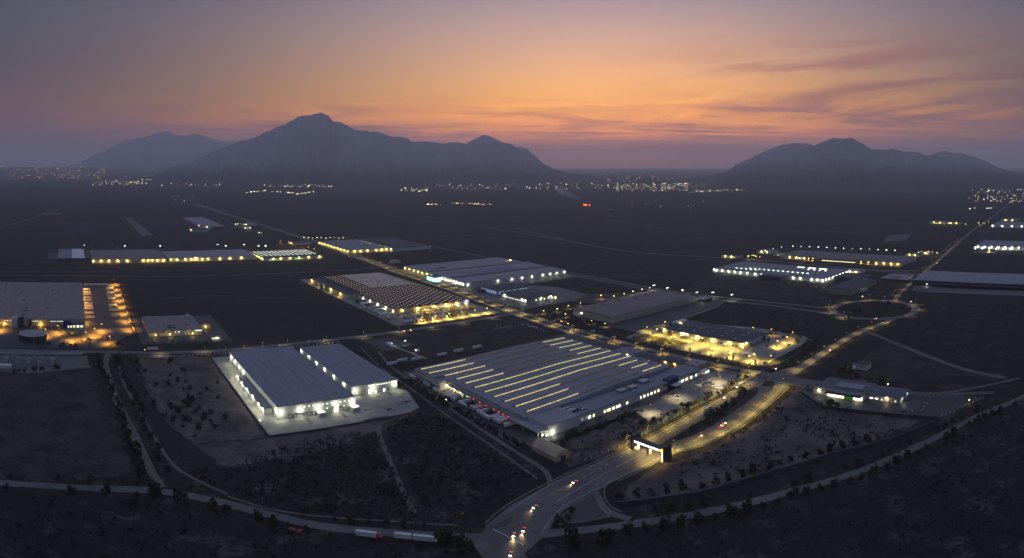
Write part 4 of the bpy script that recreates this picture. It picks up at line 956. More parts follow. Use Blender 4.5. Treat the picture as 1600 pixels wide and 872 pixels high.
MB().cyl(170, -6, 0, 17, 1.0, 10).build('stack', 'steel', L1.o); MB().cyl(174, -6, 0, 12, 2.4, 12).build('silo', 'steel_dark', L1.o)
docks(L1, 'E', lin_(24, 312, 18), .9)
for t in lin_(30, 300, 9): lamp(L1, 'E', t, 7.0, 'sodium', 34000, 1.3, 3.0)
T = thing('storage_tank', 'large round dark water tank with a pale flat top', 'tank', xy(-58, 988))
MB().cyl(0, 0, 0, 9.4, 20.5, 40).build('shell', 'steel_dark', T); MB().cyl(0, 0, 9.4, 10.6, 20.9, 40, 1.0).build('top', 'roof_white', T); MB().cyl(0, 0, 9.1, 9.6, 21.0, 40).build('rim', 'steel', T)
blk(T, 'ladder', 'steel', 14.6, -14.6, 0, .8, .5, 9.6, R(45))
L2 = shed('factory', 'low beige two-storey office factory beside the cross street', 114, 196, 1000, 1096, 8.6, 'roof_beige', 'wall_beige', .5, 'x', 'factory')
wins(L2, 'S', lin_(5, 40, 5), 5.2, 5, 1.3, 'glass'); wins(L2, 'S', (41, 46), 5.2, 1.6, 1.2, 'win_cool'); wins(L2, 'S', lin_(5, 66, 7), 1.6, 5.2, 1.3, ['glass', 'glass', 'win_dim']); wins(L2, 'S', (58,), 5.0, 11, 1.6, 'win_dim')
wins(L2, 'S', (76,), 6.4, 11, .7, 'win_cool'); wins(L2, 'S', (77,), 4.6, 9, 1.0, 'win_dim')
vents(L2, [(20, 25), (36, 26), (62, 26)], (2.8, 2.8, 1.6)); blk(L2.o, 'rooftop_unit', 'steel_dark', 36, 14, 8.6, 14, 5, 1.4)
for p in ((10, 1200), (32, 1400), (66, 1800)): blk(L2.o, 'wall_lamp', 'lamp_yel', p[0], -6, 3.8, .8, .8, .8); point(L2.o, (p[0], -6.5, 3.6), YEL, p[1]); MB().cyl(p[0], -6, 0, 3.8, .15, 6).build('lamp_post', 'steel', L2.o)
blk(L2.o, 'roof_duct', 'steel', 74, 84, 8.6, 5, 22, 2.2)
MB().box(86, 34, -.1, 102, 62, 8).build('annex', 'wall_beige', L2.o); blk(L2.o, 'annex_roof', 'roof_slate', 94, 48, 7.9, 17, 29, .5); point(L2.o, (94, 30, 3), YEL, 900); blk(L2.o, 'wall_lamp', 'lamp_yel', 94, 33.6, 3.4, 1, .6, .7)
o = gthing('gatehouse', 'low lit gatehouse beside the beige office factory', 'gatehouse', 203, 968)
MB().box(0, 0, 0, 15, 8, 3.6).build('wall', 'wall_sand', o); MB().box(-1, -1.5, 3.6, 16, 9, 4.1).build('roof', 'roof_beige', o); blk(o, 'window', 'win_cool', 9, -.1, 1, 6, .25, 1.8); blk(o, 'window', 'win_warm', 3, -.1, 1, 3, .25, 1.6); point(o, (8, -2.2, 3), YEL, 900)
# substation
o = gthing('substation', 'open steel substation with rows of gantries beside the walled yard', 'substation', -110, 852)
for i, y in enumerate((6, 18, 30, 40)):
    mb = MB()
    for x in lin_(0, 90, 10): mb.box(x - .22, y - .22, 0, x + .22, y + .22, 8.5)
    mb.box(-.4, y - .3, 8.5, 90.4, y + .3, 9.0); mb.build('gantry', 'steel', o)
for i in range(12):
    x, y = 6 + (i % 6) * 15, 12 + (i // 6) * 16; MB().box(x, y, 0, x + 5, y + 3.4, 3.6).cyl(x + 1, y + 1.5, 3.6, 5.6, .35, 6).cyl(x + 2.5, y + 1.5, 3.6, 5.6, .35, 6).cyl(x + 4, y + 1.5, 3.6, 5.6, .35, 6).build('transformer', 'silver', o)
blk(o, 'control_house', 'white', 20, -3, 0, 26, 7, 4)
def gwall(label, pts, h=3, mat='wall_light', th=.5, name='boundary_wall'):
    o = thing(name, label, 'wall')
    for i in range(len(pts) - 1):
        (a, b), (c, d) = pts[i], pts[i + 1]; L = math.hypot(c - a, d - b); p = xy((a + c) / 2, (b + d) / 2); n = max(1, int(L / 12)); ang = math.atan2(d - b, c - a)
        for k in range(n):
            t = (k + .5) / n; q = xy(a + (c - a) * t, b + (d - b) * t, -.1); blk(o, 'wall_panel', mat, q.x, q.y, -.1, L / n - .12, th, h, GRID + ang)
    return o
gwall('pale wall along the street between tank and substation', [(-110, 908), (14, 912)], 3.4)
gwall('low grey wall below the substation yard', [(-120, 846), (-60, 826), (24, 852)], 2.4, 'wall_sand')
gwall('dark low wall edging the concrete yard along its long side', [(184, 876), (183.5, 611)], 1.2, 'wall_dark')
gwall('dark low wall edging the front of the concrete yard', [(184, 610), (336, 610)], 1.2, 'wall_dark')
gwall('dark stone wall along the bare lot towards the perimeter road', [(368, 350), (422, 312), (477, 286), (535, 255), (589, 216), (640, 190)], 3.2, 'wall_dark', 1.2)
gwall('dark fence wall below the small lit depot', [(668, 352), (640, 312), (654, 189)], 2.6, 'wall_dark')
gwall('lit wall between the truck yard and the office factory', [(99, 1440), (95, 1130), (96, 1020)], 2.4, 'wall_sand')
gwall('low pale wall along the car park beside the plant', [(520, 472), (560, 470), (610, 482), (640, 484)], 1.4, 'wall_sand')
gwall('pale kerb wall along the dark truck yard', [(770, 690), (880, 688), (1000, 697), (1038, 712)], 1.2, 'wall_light')
gwall('dark wall along the plant boulevard edge', [(684, 480), (690, 500), (690, 720)], 2.2, 'wall_beige')

# --- far buildings
def far_lamps(b, side, ts, z, col, watts, size=2.0):
    for t in ts: lamp(b, side, t, z, col, watts, size, 2.2)
J2 = shed('factory', 'far plant with long lit roof vents and a ring of white lamps', 1318, 1462, 640, 936, 8, 'roof_blue', 'wall_grey', .6, 'y', 'factory')
far_lamps(J2, 'W', (4, 16, 30, 58, 76, 158, 176, 198, 216, 232, 250, 268, 284, 292), 5.2, 'cool', 4600, 2.0); far_lamps(J2, 'S', (10, 26, 46, 64, 84, 100, 120, 138), 5.2, 'cool', 4200, 2.0)
for x, y0, y1, m in ((44, 60, 220, 'win_cool'), (56, 40, 240, 'win_dim'), (70, 120, 240, 'win_dim'), (30, 190, 250, 'win_cool'), (30, 250, 280, 'win_dim'), (96, 40, 90, 'win_cool')):
    blk(J2.o, 'roof_monitor', 'roof_lilac', x + 2, (y0 + y1) / 2, 8.0, 4, y1 - y0, 3.0); n = max(3, int((y1 - y0) / 12))
    for y in lin_(y0 + 3, y1 - 3, n): blk(J2.o, 'vent_window', m, x - .1, y, 8.8, .3, 6, 1.6)
for y in (60, 90, 120): blk(J2.o, 'rooftop_light', 'win_cool', 120, y, 8.6, 5, 18, 1.2)
MB().box(-26, 96, -.1, .1, 150, 9).build('tower_block', 'wall_dark', J2.o)
J1 = shed('warehouse', 'far long pink-roofed warehouse behind the plant with roof vents', 1600, 1720, 560, 910, 10, 'roof_pink', 'wall_beige', 1.2, 'y')
far_lamps(J1, 'W', (10, 28, 48, 70, 90, 110, 250, 262, 276, 300, 320), 5.5, 'yel', 4200, 2.2); wins(J1, 'W', lin_(130, 220, 14), 3.0, 6, 3, 'win_warm'); wins(J1, 'W', (240, 268, 290), 4.5, 8, 2, 'win_cool')
vents(J1, [(20 + (i % 4) * 26, 20 + (i // 4) * 24) for i in range(52)], (3, 9, 1.4), 'steel'); piece(J1, 'dock_canopy', 'roof_slate', 'W', 170, 6, 200, .6, 10)
K = shed('warehouse', 'plain windowless grey-roofed box with tan walls near the roundabout', 1212, 1345, 528, 578, 11, 'roof_slate', 'wall_sand', .8, 'x'); docks(K, 'S', (30, 60, 90)); piece(K, 'front_annex', 'wall_beige', 'S', 50, 0, 30, 5, 8)
K2 = shed('building_site', 'dark unfinished frame building beside the far plant', 1352, 1412, 560, 632, 9, 'roof_slate', 'wall_dark', 0, 'y', 'building'); wins(K2, 'W', lin_(6, 66, 9), 1.4, 4.5, 2, 'glass'); wins(K2, 'W', lin_(6, 66, 9), 5, 4.5, 2, 'glass')
K3 = shed('carport', 'pale row of shade roofs near the roundabout avenue', 1400, 1470, 478, 540, 4, 'roof_lilac', 'wall_dark', 0, 'y', 'carport'); vents(K3, [(20, 30), (36, 40)], (6, 26, .6), 'roof_slate')
I = shed('warehouse', 'very long pale ribbed-roof shed beside the far avenue', 1362, 1490, 80, 452, 12, 'roof_lilac', 'wall_dark', 1.6, 'y')
for x in lin_(6, 366, 26): blk(I.o, 'roof_rib', 'roof_grey', 64, x, 12.2, 127, 1.0, .5).rotation_euler = (0, 0, 0)
wins(I, 'W', lin_(20, 340, 12), 1.0, 16, 3.4, 'glass'); lamp(I, 'W', 340, 4.5, 'cool', 2600, 2.0, 2.4)
piece(I, 'dock_canopy', 'roof_slate', 'W', 180, 6, 340, .5, 8)
P = shed('warehouse', 'far shed with a double row of white floodlights at the picture edge', 1985, 2140, 150, 462, 11, 'roof_grey', 'wall_light', 1.0, 'y')
far_lamps(P, 'W', lin_(8, 300, 15), 8.6, 'cool', 5200, 2.6); far_lamps(P, 'W', lin_(200, 308, 6), 3.6, 'cool', 3800, 2.4); piece(P, 'lit_apron_wall', 'white', 'W', 150, .1, 300, 2, 1)
Q = shed('warehouse', 'smallest far shed with lit bays high on the avenue', 2700, 2860, 380, 560, 9, 'roof_grey', 'wall_grey', 1, 'x'); far_lamps(Q, 'W', lin_(10, 170, 5), 6, 'cool', 4800, 3.0); far_lamps(Q, 'S', lin_(30, 150, 3), 6, 'cool', 4200, 3.0)
M1 = shed('warehouse', 'small far shed with a half white, half grey roof', -38, 34, 1790, 1985, 8, 'roof_blue', 'wall_dark', .5, 'y'); blk(M1.o, 'white_roof_half', 'white', 54, 97, 8.4, 34, 194, .3)
M1b = shed('shed', 'low dark annex shed between the white-roofed shed and the long lit row', 35.5, 50, 1800, 1980, 7, 'roof_slate', 'wall_dark', 0, 'y', 'shed')
M2 = shed('warehouse', 'brown-roofed warehouse at the start of the far lit row', 52, 248, 1752, 1948, 10, 'roof_pink', 'wall_beige', 1.0, 'x'); far_lamps(M2, 'S', (3, 24, 44, 67, 92, 134, 148, 158, 172, 188), 6, 'yel', 6200, 2.2); blk(M2.o, 'lit_shed', 'wall_beige', 80, -4, 0, 14, 7, 4); piece(M2, 'lit_porch', 'wall_light', 'S', 104, 0, 6, 8, 4)
M3 = shed('warehouse', 'long pale-roofed warehouse in the middle of the far lit row', 253, 494, 1760, 1900, 10, 'roof_white', 'wall_grey', 1.0, 'x'); far_lamps(M3, 'S', (8, 24, 46, 62, 78, 92, 108, 140, 168, 200), 5.4, 'yel', 6000, 2.2); lamp(M3, 'S', 74, 8, 'yel', 9000, 3.2, 3); vents(M3, [(20 + i * 22, 40 + (i % 3) * 30) for i in range(10)], (4, 4, 1.4))
M4 = shed('warehouse', 'ribbed-roof warehouse at the avenue end of the far lit row', 502, 672, 1716, 1860, 9, 'roof_slate', 'wall_grey', .8, 'x')
for i in range(13): blk(M4.o, 'skylight_strip', 'win_cool', 8 + i * 12.6, 80, 9.5, .9, 100, .4)
far_lamps(M4, 'S', (28, 48, 74, 100, 128, 160), 5.6, 'yel', 5800, 2.2); far_lamps(M4, 'W', (8, 26, 46, 66, 90, 112, 134), 5.6, 'yel', 4200, 2.2)
for i in range(12): piece(M4, 'green_dock_lamp', 'green_light', 'S', 16 + i * 4 + (i > 5) * 50, 3, 1.6, .8, .3)
Nn = shed('warehouse', 'far grey-roofed warehouse with lamps along its docks', 778, 905, 1782, 2026, 10, 'roof_blue', 'wall_light', 1.0, 'y'); far_lamps(Nn, 'W', lin_(8, 236, 10), 5.4, 'yel', 5200, 2.2); far_lamps(Nn, 'S', (18, 38, 60, 88, 106, 122), 5.6, 'yel', 5200, 2.2)
N2 = shed('warehouse', 'dark-roofed far warehouse behind a glowing lit alley', 913, 1044, 1768, 2036, 10, 'roof_slate', 'wall_light', 1.0, 'y')
for y in lin_(8, 260, 8): point(N2.o, (-4, y, 6), WARM, 2200); blk(N2.o, 'wall_lamp', 'lamp_warm', -.4, y, 6.5, .6, 1.6, .8)
for i in range(3): blk(N2.o, 'roof_band', 'roof_dark', 30 + i * 36, 134, 10.4 + (1 - abs(i - 1)) * .4, 2, 260, .5)
O = shed('factory', 'far flat pale-roofed plant out on the dark plain', 520, 612, 2660, 3110, 9, 'roof_white', 'wall_grey', .5, 'y', 'factory'); far_lamps(O, 'S', (20, 70), 5, 'yel', 2600, 2.4); vents(O, [(15 + (i % 3) * 30, 40 + (i // 3) * 70) for i in range(18)], (6, 8, 2))
blk(O.o, 'red_block', 'rust', 60, -60, 0, 40, 30, 12); blk(O.o, 'low_block', 'wall_light', 0, -50, 0, 44, 26, 6); lamp(O, 'W', 60, 5, 'yel', 3000, 2.4)
for i, (px, py, w, d, h, rf, nl, lab) in enumerate(((1150, 404, 34, 50, 6, 'roof_slate', 2, 'small shed at the corner light cluster of the far plants'), (1205, 397, 40, 46, 7, 'roof_lilac', 2, 'pale shed in front of the far pink-roofed warehouse'), (1228, 401, 26, 40, 6, 'roof_grey', 1, 'grey shed beside the pale shed of the far plants'),
    (1436, 402, 44, 40, 8, 'roof_slate', 2, 'dark end block beyond the far pink-roofed warehouse'), (1452, 398, 30, 34, 6, 'roof_lilac', 2, 'low pale block at the avenue end of the far plants'), (1345, 428, 30, 44, 6, 'roof_grey', 1, 'small store behind the far plant loading yard'),
    (1555, 396, 40, 60, 7, 'roof_slate', 1, 'dark store below the far floodlit shed'), (1476, 350, 60, 70, 8, 'roof_lilac', 2, 'pale shed of the far depot at the avenue end'), (1500, 350.5, 50, 60, 7, 'roof_slate', 2, 'dark shed of the far depot at the avenue end'), (1590, 346, 70, 80, 8, 'roof_grey', 2, 'last grey shed beside the far avenue'),
    (300, 363, 60, 70, 9, 'roof_slate', 1, 'low dark shed before the far flat pale-roofed plant'), (386, 353, 40, 60, 7, 'roof_lilac', 1, 'small pale shed at the white yard lights up the boulevard'), (75, 404, 40, 60, 6, 'roof_slate', 0, 'dark low store beside the half white roofed shed'), (458, 383, 60, 50, 7, 'roof_slate', 1, 'dark shed behind the far car park lamps'), (614, 412, 22, 20, 7, 'roof_white', 0, 'small pale block beside the boulevard before the wide grey plant'))):
    u, v = guv(px, py); q = shed('shed', lab, u, u + w, v, v + d, h, rf, 'wall_grey', .6, 'y', 'shed')
    wins(q, 'W', lin_(6, d - 6, 4), 2, 3, 1.6, ['win_dim', 'win_warm', 'glass']); wins(q, 'S', lin_(6, w - 6, 3), 2, 3, 1.6, ['win_dim', 'glass'])
    for j in range(nl): lamp(q, 'W', d * (.3 + .4 * j), h - 2, 'yel', 5200, 2.0, 2.2)
# pump station
o = gthing('pump_house', 'tiny pump house lit by one lamp beside its pale driveway', 'hut', 432, 852)
MB().box(0, 0, 0, 7, 6, 3.2).build('wall', 'white', o); MB().box(-.4, -.4, 3.2, 7.4, 6.4, 3.6).build('roof', 'white', o); blk(o, 'door', 'steel', 3.5, -.08, 0, 1.2, .2, 2.2); MB().cyl(-3, 8, 0, 16, .12, 6).build('mast', 'steel', o); blk(o, 'wall_lamp', 'lamp_merc', 7.3, 1, 2.6, .5, .9, .5); point(o, (9, -1, 3), MERC, 700)
o = gthing('pump_cabinet', 'white equipment cabinet beside the pump station driveway', 'cabinet', 453, 806); MB().box(0, 0, 0, 5, 2.6, 3).build('body', 'white', o); MB().box(-.3, -.3, 3, 5.3, 2.9, 3.3).build('roof', 'silver', o); point(o, (-3, -4, 3.6), COOL, 500); blk(o, 'lamp_panel', 'lamp_cool', -.4, 1.2, 2.4, .3, .8, .4)
# debris heaps by the twin warehouses, rubble in the lots
def heap(label, u, v, w, d, h, mats, n):
    o = gthing('rubble_heap', label, 'rubble', u, v)
    for m in mats:
        mb = MB()
        for _ in range(n // len(mats)):
            x, y = RNG.gauss(0, w / 3), RNG.gauss(0, d / 3); s = RNG.uniform(.3, 1.0); z = max(0, h * (1 - abs(x) / w - abs(y) / d)) * RNG.random(); b0 = len(mb.v)
            mb.box(x - s, y - s * .7, z - .2, x + s * RNG.random(), y + s, z + s * RNG.uniform(.4, .9))
        tag(mb.build('debris', m, o), kind='stuff')
heap('heap of pale building rubble at the end of the concrete yard', 346, 642, 12, 5, 1.8, ('silver', 'concrete_dark', 'rust'), 90)
heap('small heap of orange and grey scrap on the concrete yard', 322, 630, 4, 3, 1.5, ('orange', 'steel_dark'), 30)
heap('scatter of pale scrap in the dark empty lot', 640, 850, 30, 22, .8, ('silver', 'steel_dark'), 60)
heap('scatter of pale stones behind the lot fence by the boulevard', 675, 825, 7, 40, 1.0, ('silver', 'wall_light'), 60)
heap('row of blocks along the front edge of the concrete yard', 296, 614, 22, 1.4, .9, ('steel_dark', 'rust'), 60)
# fence posts along the cross street (white bollards in pairs) -> one fence
o = thing('fence', 'white post fence along the street behind the twin warehouses', 'fence')
for i, u in enumerate(lin_(150, 372, 38)): q = xy(u, 893 + (u > 250) * 3); blk(o, 'fence_post', 'white', q.x, q.y, 0, .45, .45, 2.6, GRID)
for u0, u1 in ((150, 250), (252, 372)): q = xy((u0 + u1) / 2, 893 + (u0 > 250) * 3); blk(o, 'rail', 'steel', q.x, q.y, 1.3, u1 - u0, .12, .15, GRID)
o = thing('fence', 'blue panel fence with white posts beside the entrance road gate', 'fence')
for (a, b) in (((405, 423), (446, 421)), ((458, 421), (505, 424)), ((516, 426), (552, 428))):
    n = int((b[0] - a[0]) / 6)
    for i in range(n + 1):
        t = i / n; q = xy(a[0] + (b[0] - a[0]) * t, a[1] + (b[1] - a[1]) * t); blk(o, 'fence_post', 'silver', q.x, q.y, 0, .4, .4, 2.6, GRID)
        if i < n: t = (i + .5) / n; q = xy(a[0] + (b[0] - a[0]) * t, a[1] + (b[1] - a[1]) * t); blk(o, 'fence_panel', 'fence_blue', q.x, q.y, .2, 5.2, .12, 2.1, GRID)
o = thing('fence', 'wire fence with white posts round the depot yard', 'fence')
for (a, b) in (((716, 240), (724, 160)), ((655, 190), (724, 158))):
    n = 12
    for i in range(n + 1): t = i / n; q = xy(a[0] + (b[0] - a[0]) * t, a[1] + (b[1] - a[1]) * t); blk(o, 'fence_post', 'white', q.x, q.y, 0, .3, .3, 2.4, GRID)
    q = xy((a[0] + b[0]) / 2, (a[1] + b[1]) / 2); blk(o, 'wire', 'steel', q.x, q.y, 2.0, math.hypot(b[0] - a[0], b[1] - a[1]), .08, .1, GRID + math.atan2(b[1] - a[1], b[0] - a[0]))

# --- the gate
def make_gate():
    o = gthing('entrance_gate', 'dark entrance gate bridging the road with a glowing white name sign', 'gate', 452, 391)
    # local y runs across the road (+y = plant side), the sign looks towards -x
    MB().box(-3.2, -19.5, 0, 8.5, -17.6, 12.0).build('pillar', 'wall_dark', o); MB().box(-3.2, 16.6, 0, 8.5, 18.6, 12.6).build('pillar', 'wall_dark', o)
    MB().box(-1.6, -17.6, 6.2, 3.4, 16.6, 9.8).build('crossbeam', 'wall_dark', o); MB().box(-2.0, -17.7, 9.75, 3.8, 16.7, 10.1).build('beam_roof', 'roof_slate', o)
    MB().box(-1.2, -1.6, 0, 2.6, 1.6, 6.25).build('middle_pier', 'wall_grey', o); MB().box(-.6, 12.6, 0, 2.4, 16.5, 6.2).build('booth', 'wall_light', o); MB().box(-.6, -17.5, 0, 2.4, -15.4, 6.2).build('booth', 'wall_light', o)
    blk(o, 'window', 'win_warm', -.7, 14.5, 1.2, .2, 2.6, 1.8)
    for y in (-12, -6, 6, 11): blk(o, 'downlight', 'lamp_warm', 0.8, y, 5.95, .8, 1.6, .2); point(o, (.8, y, 5.6), (1, .66, .26), 3800, .4)
    def txt(s, size, name, mat, loc, rot):
        cu = bpy.data.curves.new(name, 'FONT'); cu.body = s; cu.size = size; cu.align_x = 'CENTER'; cu.align_y = 'CENTER'; cu.extrude = .12; cu.offset = .03; cu.resolution_u = 2
        t = bpy.data.objects.new('tmp', cu); COL.objects.link(t); bpy.context.view_layer.update()
        me = bpy.data.meshes.new_from_object(t.evaluated_get(bpy.context.evaluated_depsgraph_get())); bpy.data.objects.remove(t)
        me.materials.clear(); me.materials.append(MT[mat]); q = link(name, me, o, loc); q.rotation_euler = rot; return q
    txt('INTERPUERTO MONTERREY', 2.35, 'sign_lettering', 'sign_white', (-1.75, .8, 7.9), (R(90), 0, R(-90)))
    blk(o, 'yellow_emblem', 'sign_yellow', -1.75, -15.6, 7.0, .3, 1.9, 2.2); blk(o, 'yellow_emblem', 'sign_yellow', -3.3, -18.5, 8.4, .3, 1.3, 2.6)
    txt('INTERPUERTO', 1.05, 'vertical_lettering', 'sign_white', (-3.4, -18.55, 4.8), (R(90), R(90), R(-90)))
    blk(o, 'base_lamp', 'sodium' if False else 'lamp_sodium', -3.4, -18.5, 0.1, .3, .8, 1.2); point(o, (-4.6, -18.5, .8), SODIUM, 180)
    for i in range(5): blk(o, 'barrier_post', 'white', 6 + i * 1.2, -13 + i * 1.1, 0, .3, .3, 4.2)
    MB().box(-12, -.5, 0, 14, .5, .5).build('toll_island', 'kerb', o)
    return o
make_gate()
# ------------------------------------------------------------------ vehicles
def wheels(o, xs, half, r=.5, w=.35):
    for x in xs:
        for s in (-1, 1):
            key = ('w', r, w)
            if key not in _UNIT: _UNIT[key] = MB().wheel(0, 0, r, w).mesh('wheel', 'black'); _UNIT['rim', r] = MB().wheel(0, 0, r * .55, .04, 8).mesh('rim', 'silver')
            q = link('wheel', _UNIT[key], o, (x, s * half, 0)); link('rim', _UNIT['rim', r], q, (0, s * w * .52, r * .45))
def trailer_parts(o, col, x0=0.0, L=14.6, lit=False):
    MB().box(x0, -1.3, 1.15, x0 + L, 1.3, 4.05).box(x0 + .1, -1.34, 3.95, x0 + L - .1, 1.34, 4.09).build('trailer_box', col, o)
    MB().box(x0 + .2, -1.0, .85, x0 + L - .2, 1.0, 1.14).build('chassis', 'steel_dark', o)
    MB().box(x0 - .06, -1.22, 1.25, x0 - .001, -.02, 3.9).box(x0 - .06, .02, 1.25, x0 - .001, 1.22, 3.9).build('rear_door', 'silver', o)
    wheels(o, (x0 + 1.6, x0 + 2.9), 1.1, .52, .5)
    for s in (-1, 1): blk(o, 'landing_leg', 'steel_dark', x0 + L - 3.4, s * .9, 0, .18, .18, 1.0)
    for s in (-1, 1): blk(o, 'tail_light', 'tail' if lit else 'red', x0 - .1, s * 1.0, .95, .12, .4, .22)
def cab_parts(o, col, x0=12.6, lit=False):
    MB().extr_y([(x0, 1.0), (x0 + 6.2, 1.0), (x0 + 6.3, 1.5), (x0 + 5.9, 2.0), (x0 + 4.2, 2.15), (x0 + 3.7, 3.2), (x0 + 2.4, 3.9), (x0 + 1.0, 3.9), (x0 + 1.0, 1.2), (x0, 1.2)], -1.2, 1.2).build('cab', col, o)
    MB().extr_y([(x0 + 4.17, 2.24), (x0 + 3.72, 3.18), (x0 + 3.64, 3.18), (x0 + 4.09, 2.24)], -1.06, 1.06).build('windscreen', 'glass', o)
    for s in (-1, 1): blk(o, 'exhaust_stack', 'silver', x0 + .8, s * 1.0, 1.2, .18, .18, 3.0); blk(o, 'headlight', 'head' if lit else 'silver', x0 + 6.25, s * .9, 1.2, .15, .4, .35)
    wheels(o, (x0 + .6, x0 + 1.9), 1.05, .52, .5); wheels(o, (x0 + 5.2,), 1.1, .52, .35)
def mk_trailer(col):
    def f(): o = thing('semi_trailer', '', 'trailer'); trailer_parts(o, col); return o
    return Kind(f)
def mk_rig(cab, col, lit=True, L=14.6):
    def f(): o = thing('semi_truck', '', 'truck'); trailer_parts(o, col, 0, L, lit); cab_parts(o, cab, L - 2.0, lit); return o
    return Kind(f)
def car_parts(o, col, lit=0):
    MB().extr_y([(-2.2, .35), (2.2, .35), (2.25, .75), (1.1, .92), (-2.15, .98), (-2.25, .7)], -.88, .88).build('body', col, o)
    MB().extr_y([(1.05, .9), (.35, 1.45), (-1.35, 1.47), (-2.0, .95)], -.76, .76).build('cabin', 'glass', o); MB().box(-1.25, -.74, 1.46, .3, .74, 1.5).build('roof', col, o)
    wheels(o, (-1.35, 1.4), .8, .33, .22)
    for s in (-1, 1):
        blk(o, 'headlight', 'head' if lit else 'silver', 2.22, s * .62, .6, .16, .45 if not lit else .6, .2 if not lit else .4); blk(o, 'tail_light', 'tail' if lit else 'red', -2.22, s * .64, .65, .14, .4 if not lit else .6, .2 if not lit else .45)
def mk_car(col, lit=0, beam=0):
    def f():
        o = thing('car', '', 'car'); car_parts(o, col, lit)
        return o
    return Kind(f)
def mk_bus(col, stripe, lit=0):
    def f():
        o = thing('bus', '', 'bus'); MB().extr_y([(-5.8, .4), (5.8, .4), (5.95, 1.6), (5.7, 3.1), (-5.75, 3.15), (-5.9, 1.2)], -1.25, 1.25).build('body', col, o)
        MB().box(-5.0, -1.29, 1.75, 4.9, 1.29, 2.55).build('side_windows', 'glass', o); MB().box(-5.7, -1.3, .75, 5.6, 1.3, 1.25).build('stripe', stripe, o); blk(o, 'windscreen', 'glass', 5.86, 0, 1.5, .16, 2.3, 1.3)
        MB().box(-2.5, -.9, 3.12, 1.2, .9, 3.42).build('roof_unit', 'silver', o); wheels(o, (-3.4, 3.6), 1.05, .5, .4)
        for s in (-1, 1): blk(o, 'headlight', 'head' if lit else 'silver', 5.9, s * .9, .7, .14, .5, .35); blk(o, 'tail_light', 'tail' if lit else 'red', -5.88, s * .9, .9, .14, .4, .7)
        return o
    return Kind(f)
TR = {c: mk_trailer(c) for c in ('white', 'silver', 'red', 'orange', 'green_sign', 'blue', 'yellow')}
CARS = {c: mk_car(c) for c in ('white', 'silver', 'charcoal', 'red', 'blue')}
LCARS = {c: mk_car(c, 1) for c in ('white', 'silver', 'charcoal', 'red')}
BUS = {'white': mk_bus('white', 'white'), 'orange': mk_bus('white', 'orange'), 'red': mk_bus('white', 'red')}; LBUS = {'white': mk_bus('white', 'red', 1), 'red': mk_bus('red', 'orange', 1)}
CNAME = {'green_sign': 'green', 'charcoal': 'dark grey'}
def cn(c): return CNAME.get(c, c)
UP, UM, VP, VM = GRID, GRID + math.pi, GRID + R(90), GRID - R(90)         # headings along the grid
# trailers backed on to the striped plant
row = [(12, 'white'), (15.6, 'red'), (21.4, 'white'), (25.2, 'white'), (29, 'white'), (33, 'silver'), (37, 'white'), (56, 'white'), (61, 'red'), (66, 'white'), (71, 'silver'), (90, 'white')]
for i, (y, c) in enumerate(row): TR[c].put(f'{cn(c)} box trailer backed onto the skylight plant docks, {nth(i)} from the corner canopy', xy(408.5, 514 + y), UM, 'trailers at the skylight plant docks')
mk_rig('red', 'white').put('red-cab semi truck leaving the floodlit dock of the skylight plant', xy(405, 635), UM); mk_rig('charcoal', 'white').put('dark-cab semi truck at the floodlit dock beside the red-cab one', xy(406, 622), UM)
fr = [(645, 592), (667, 604), (683, 614), (706, 626), (723, 636), (752, 650), (760, 655)]
for i, p in enumerate(fr): u, v = guv(*p); TR['silver' if i % 3 == 1 else 'white'].put(f'parked trailer along the fence hedge opposite the plant docks, {nth(i)} from the far end', xy(u, v - 7), VP, 'trailers along the plant fence')
for i, p in enumerate([(612, 571), (628, 566), (650, 564), (690, 557), (716, 551), (745, 545)]): u, v = guv(*p); TR['white'].put(f'parked trailer behind the skylight plant, {nth(i)} towards the boulevard', xy(u - 7, v), UP, 'trailers behind the plant')
# beige warehouse yard
lc = [453.5, 458, 462, 467, 471, 476.5, 480, 484, 491, 497.7]
for i, y in enumerate(lc): v = guv(132, y)[1]; TR['white' if i != 3 else 'silver'].put(f'trailer backed onto the beige warehouse wall, {nth(i)} from the far end', xy(38 - 14.8 + 14.4, v), UM if False else UP, 'trailers at the beige warehouse wall').location = xy(22.5, v, .2)
rc = [(171, 452), (171.5, 455.5), (172, 459), (173, 462.5), (173.5, 465), (174, 468), (176, 478.5), (176.5, 482.5), (177, 486.5), (181, 496.5)]
for i, p in enumerate(rc): u, v = guv(*p); TR['white' if i % 4 != 3 else 'silver'].put(f'trailer parked across the orange-lit yard, {nth(i)} from the far end of its column', xy(u - 7, v), UP, 'trailers in the middle of the orange yard')
for i in range(9): u, v = guv(134 + i * 4.1, 447); TR['white'].put(f'trailer in the back row of the orange yard, {nth(i)} from the warehouse', xy(u, v - 6), VP + R(12), 'trailers in the back row of the orange yard')
mk_rig('red', 'red').put('red truck waiting with lit tail lamps at the orange yard gate', xy(*guv(172, 531)), VP); mk_rig('white', 'orange').put('orange-box truck waiting at the orange yard gate', xy(*guv(163.5, 531)), VP)
mk_rig('orange', 'white').put('semi truck with orange cab on the cross street', xy(*guv(247, 547.5)), UM)
TR['yellow'].put('yellow-lit trailer parked behind the round tank', xy(*guv(105, 523)), UP)
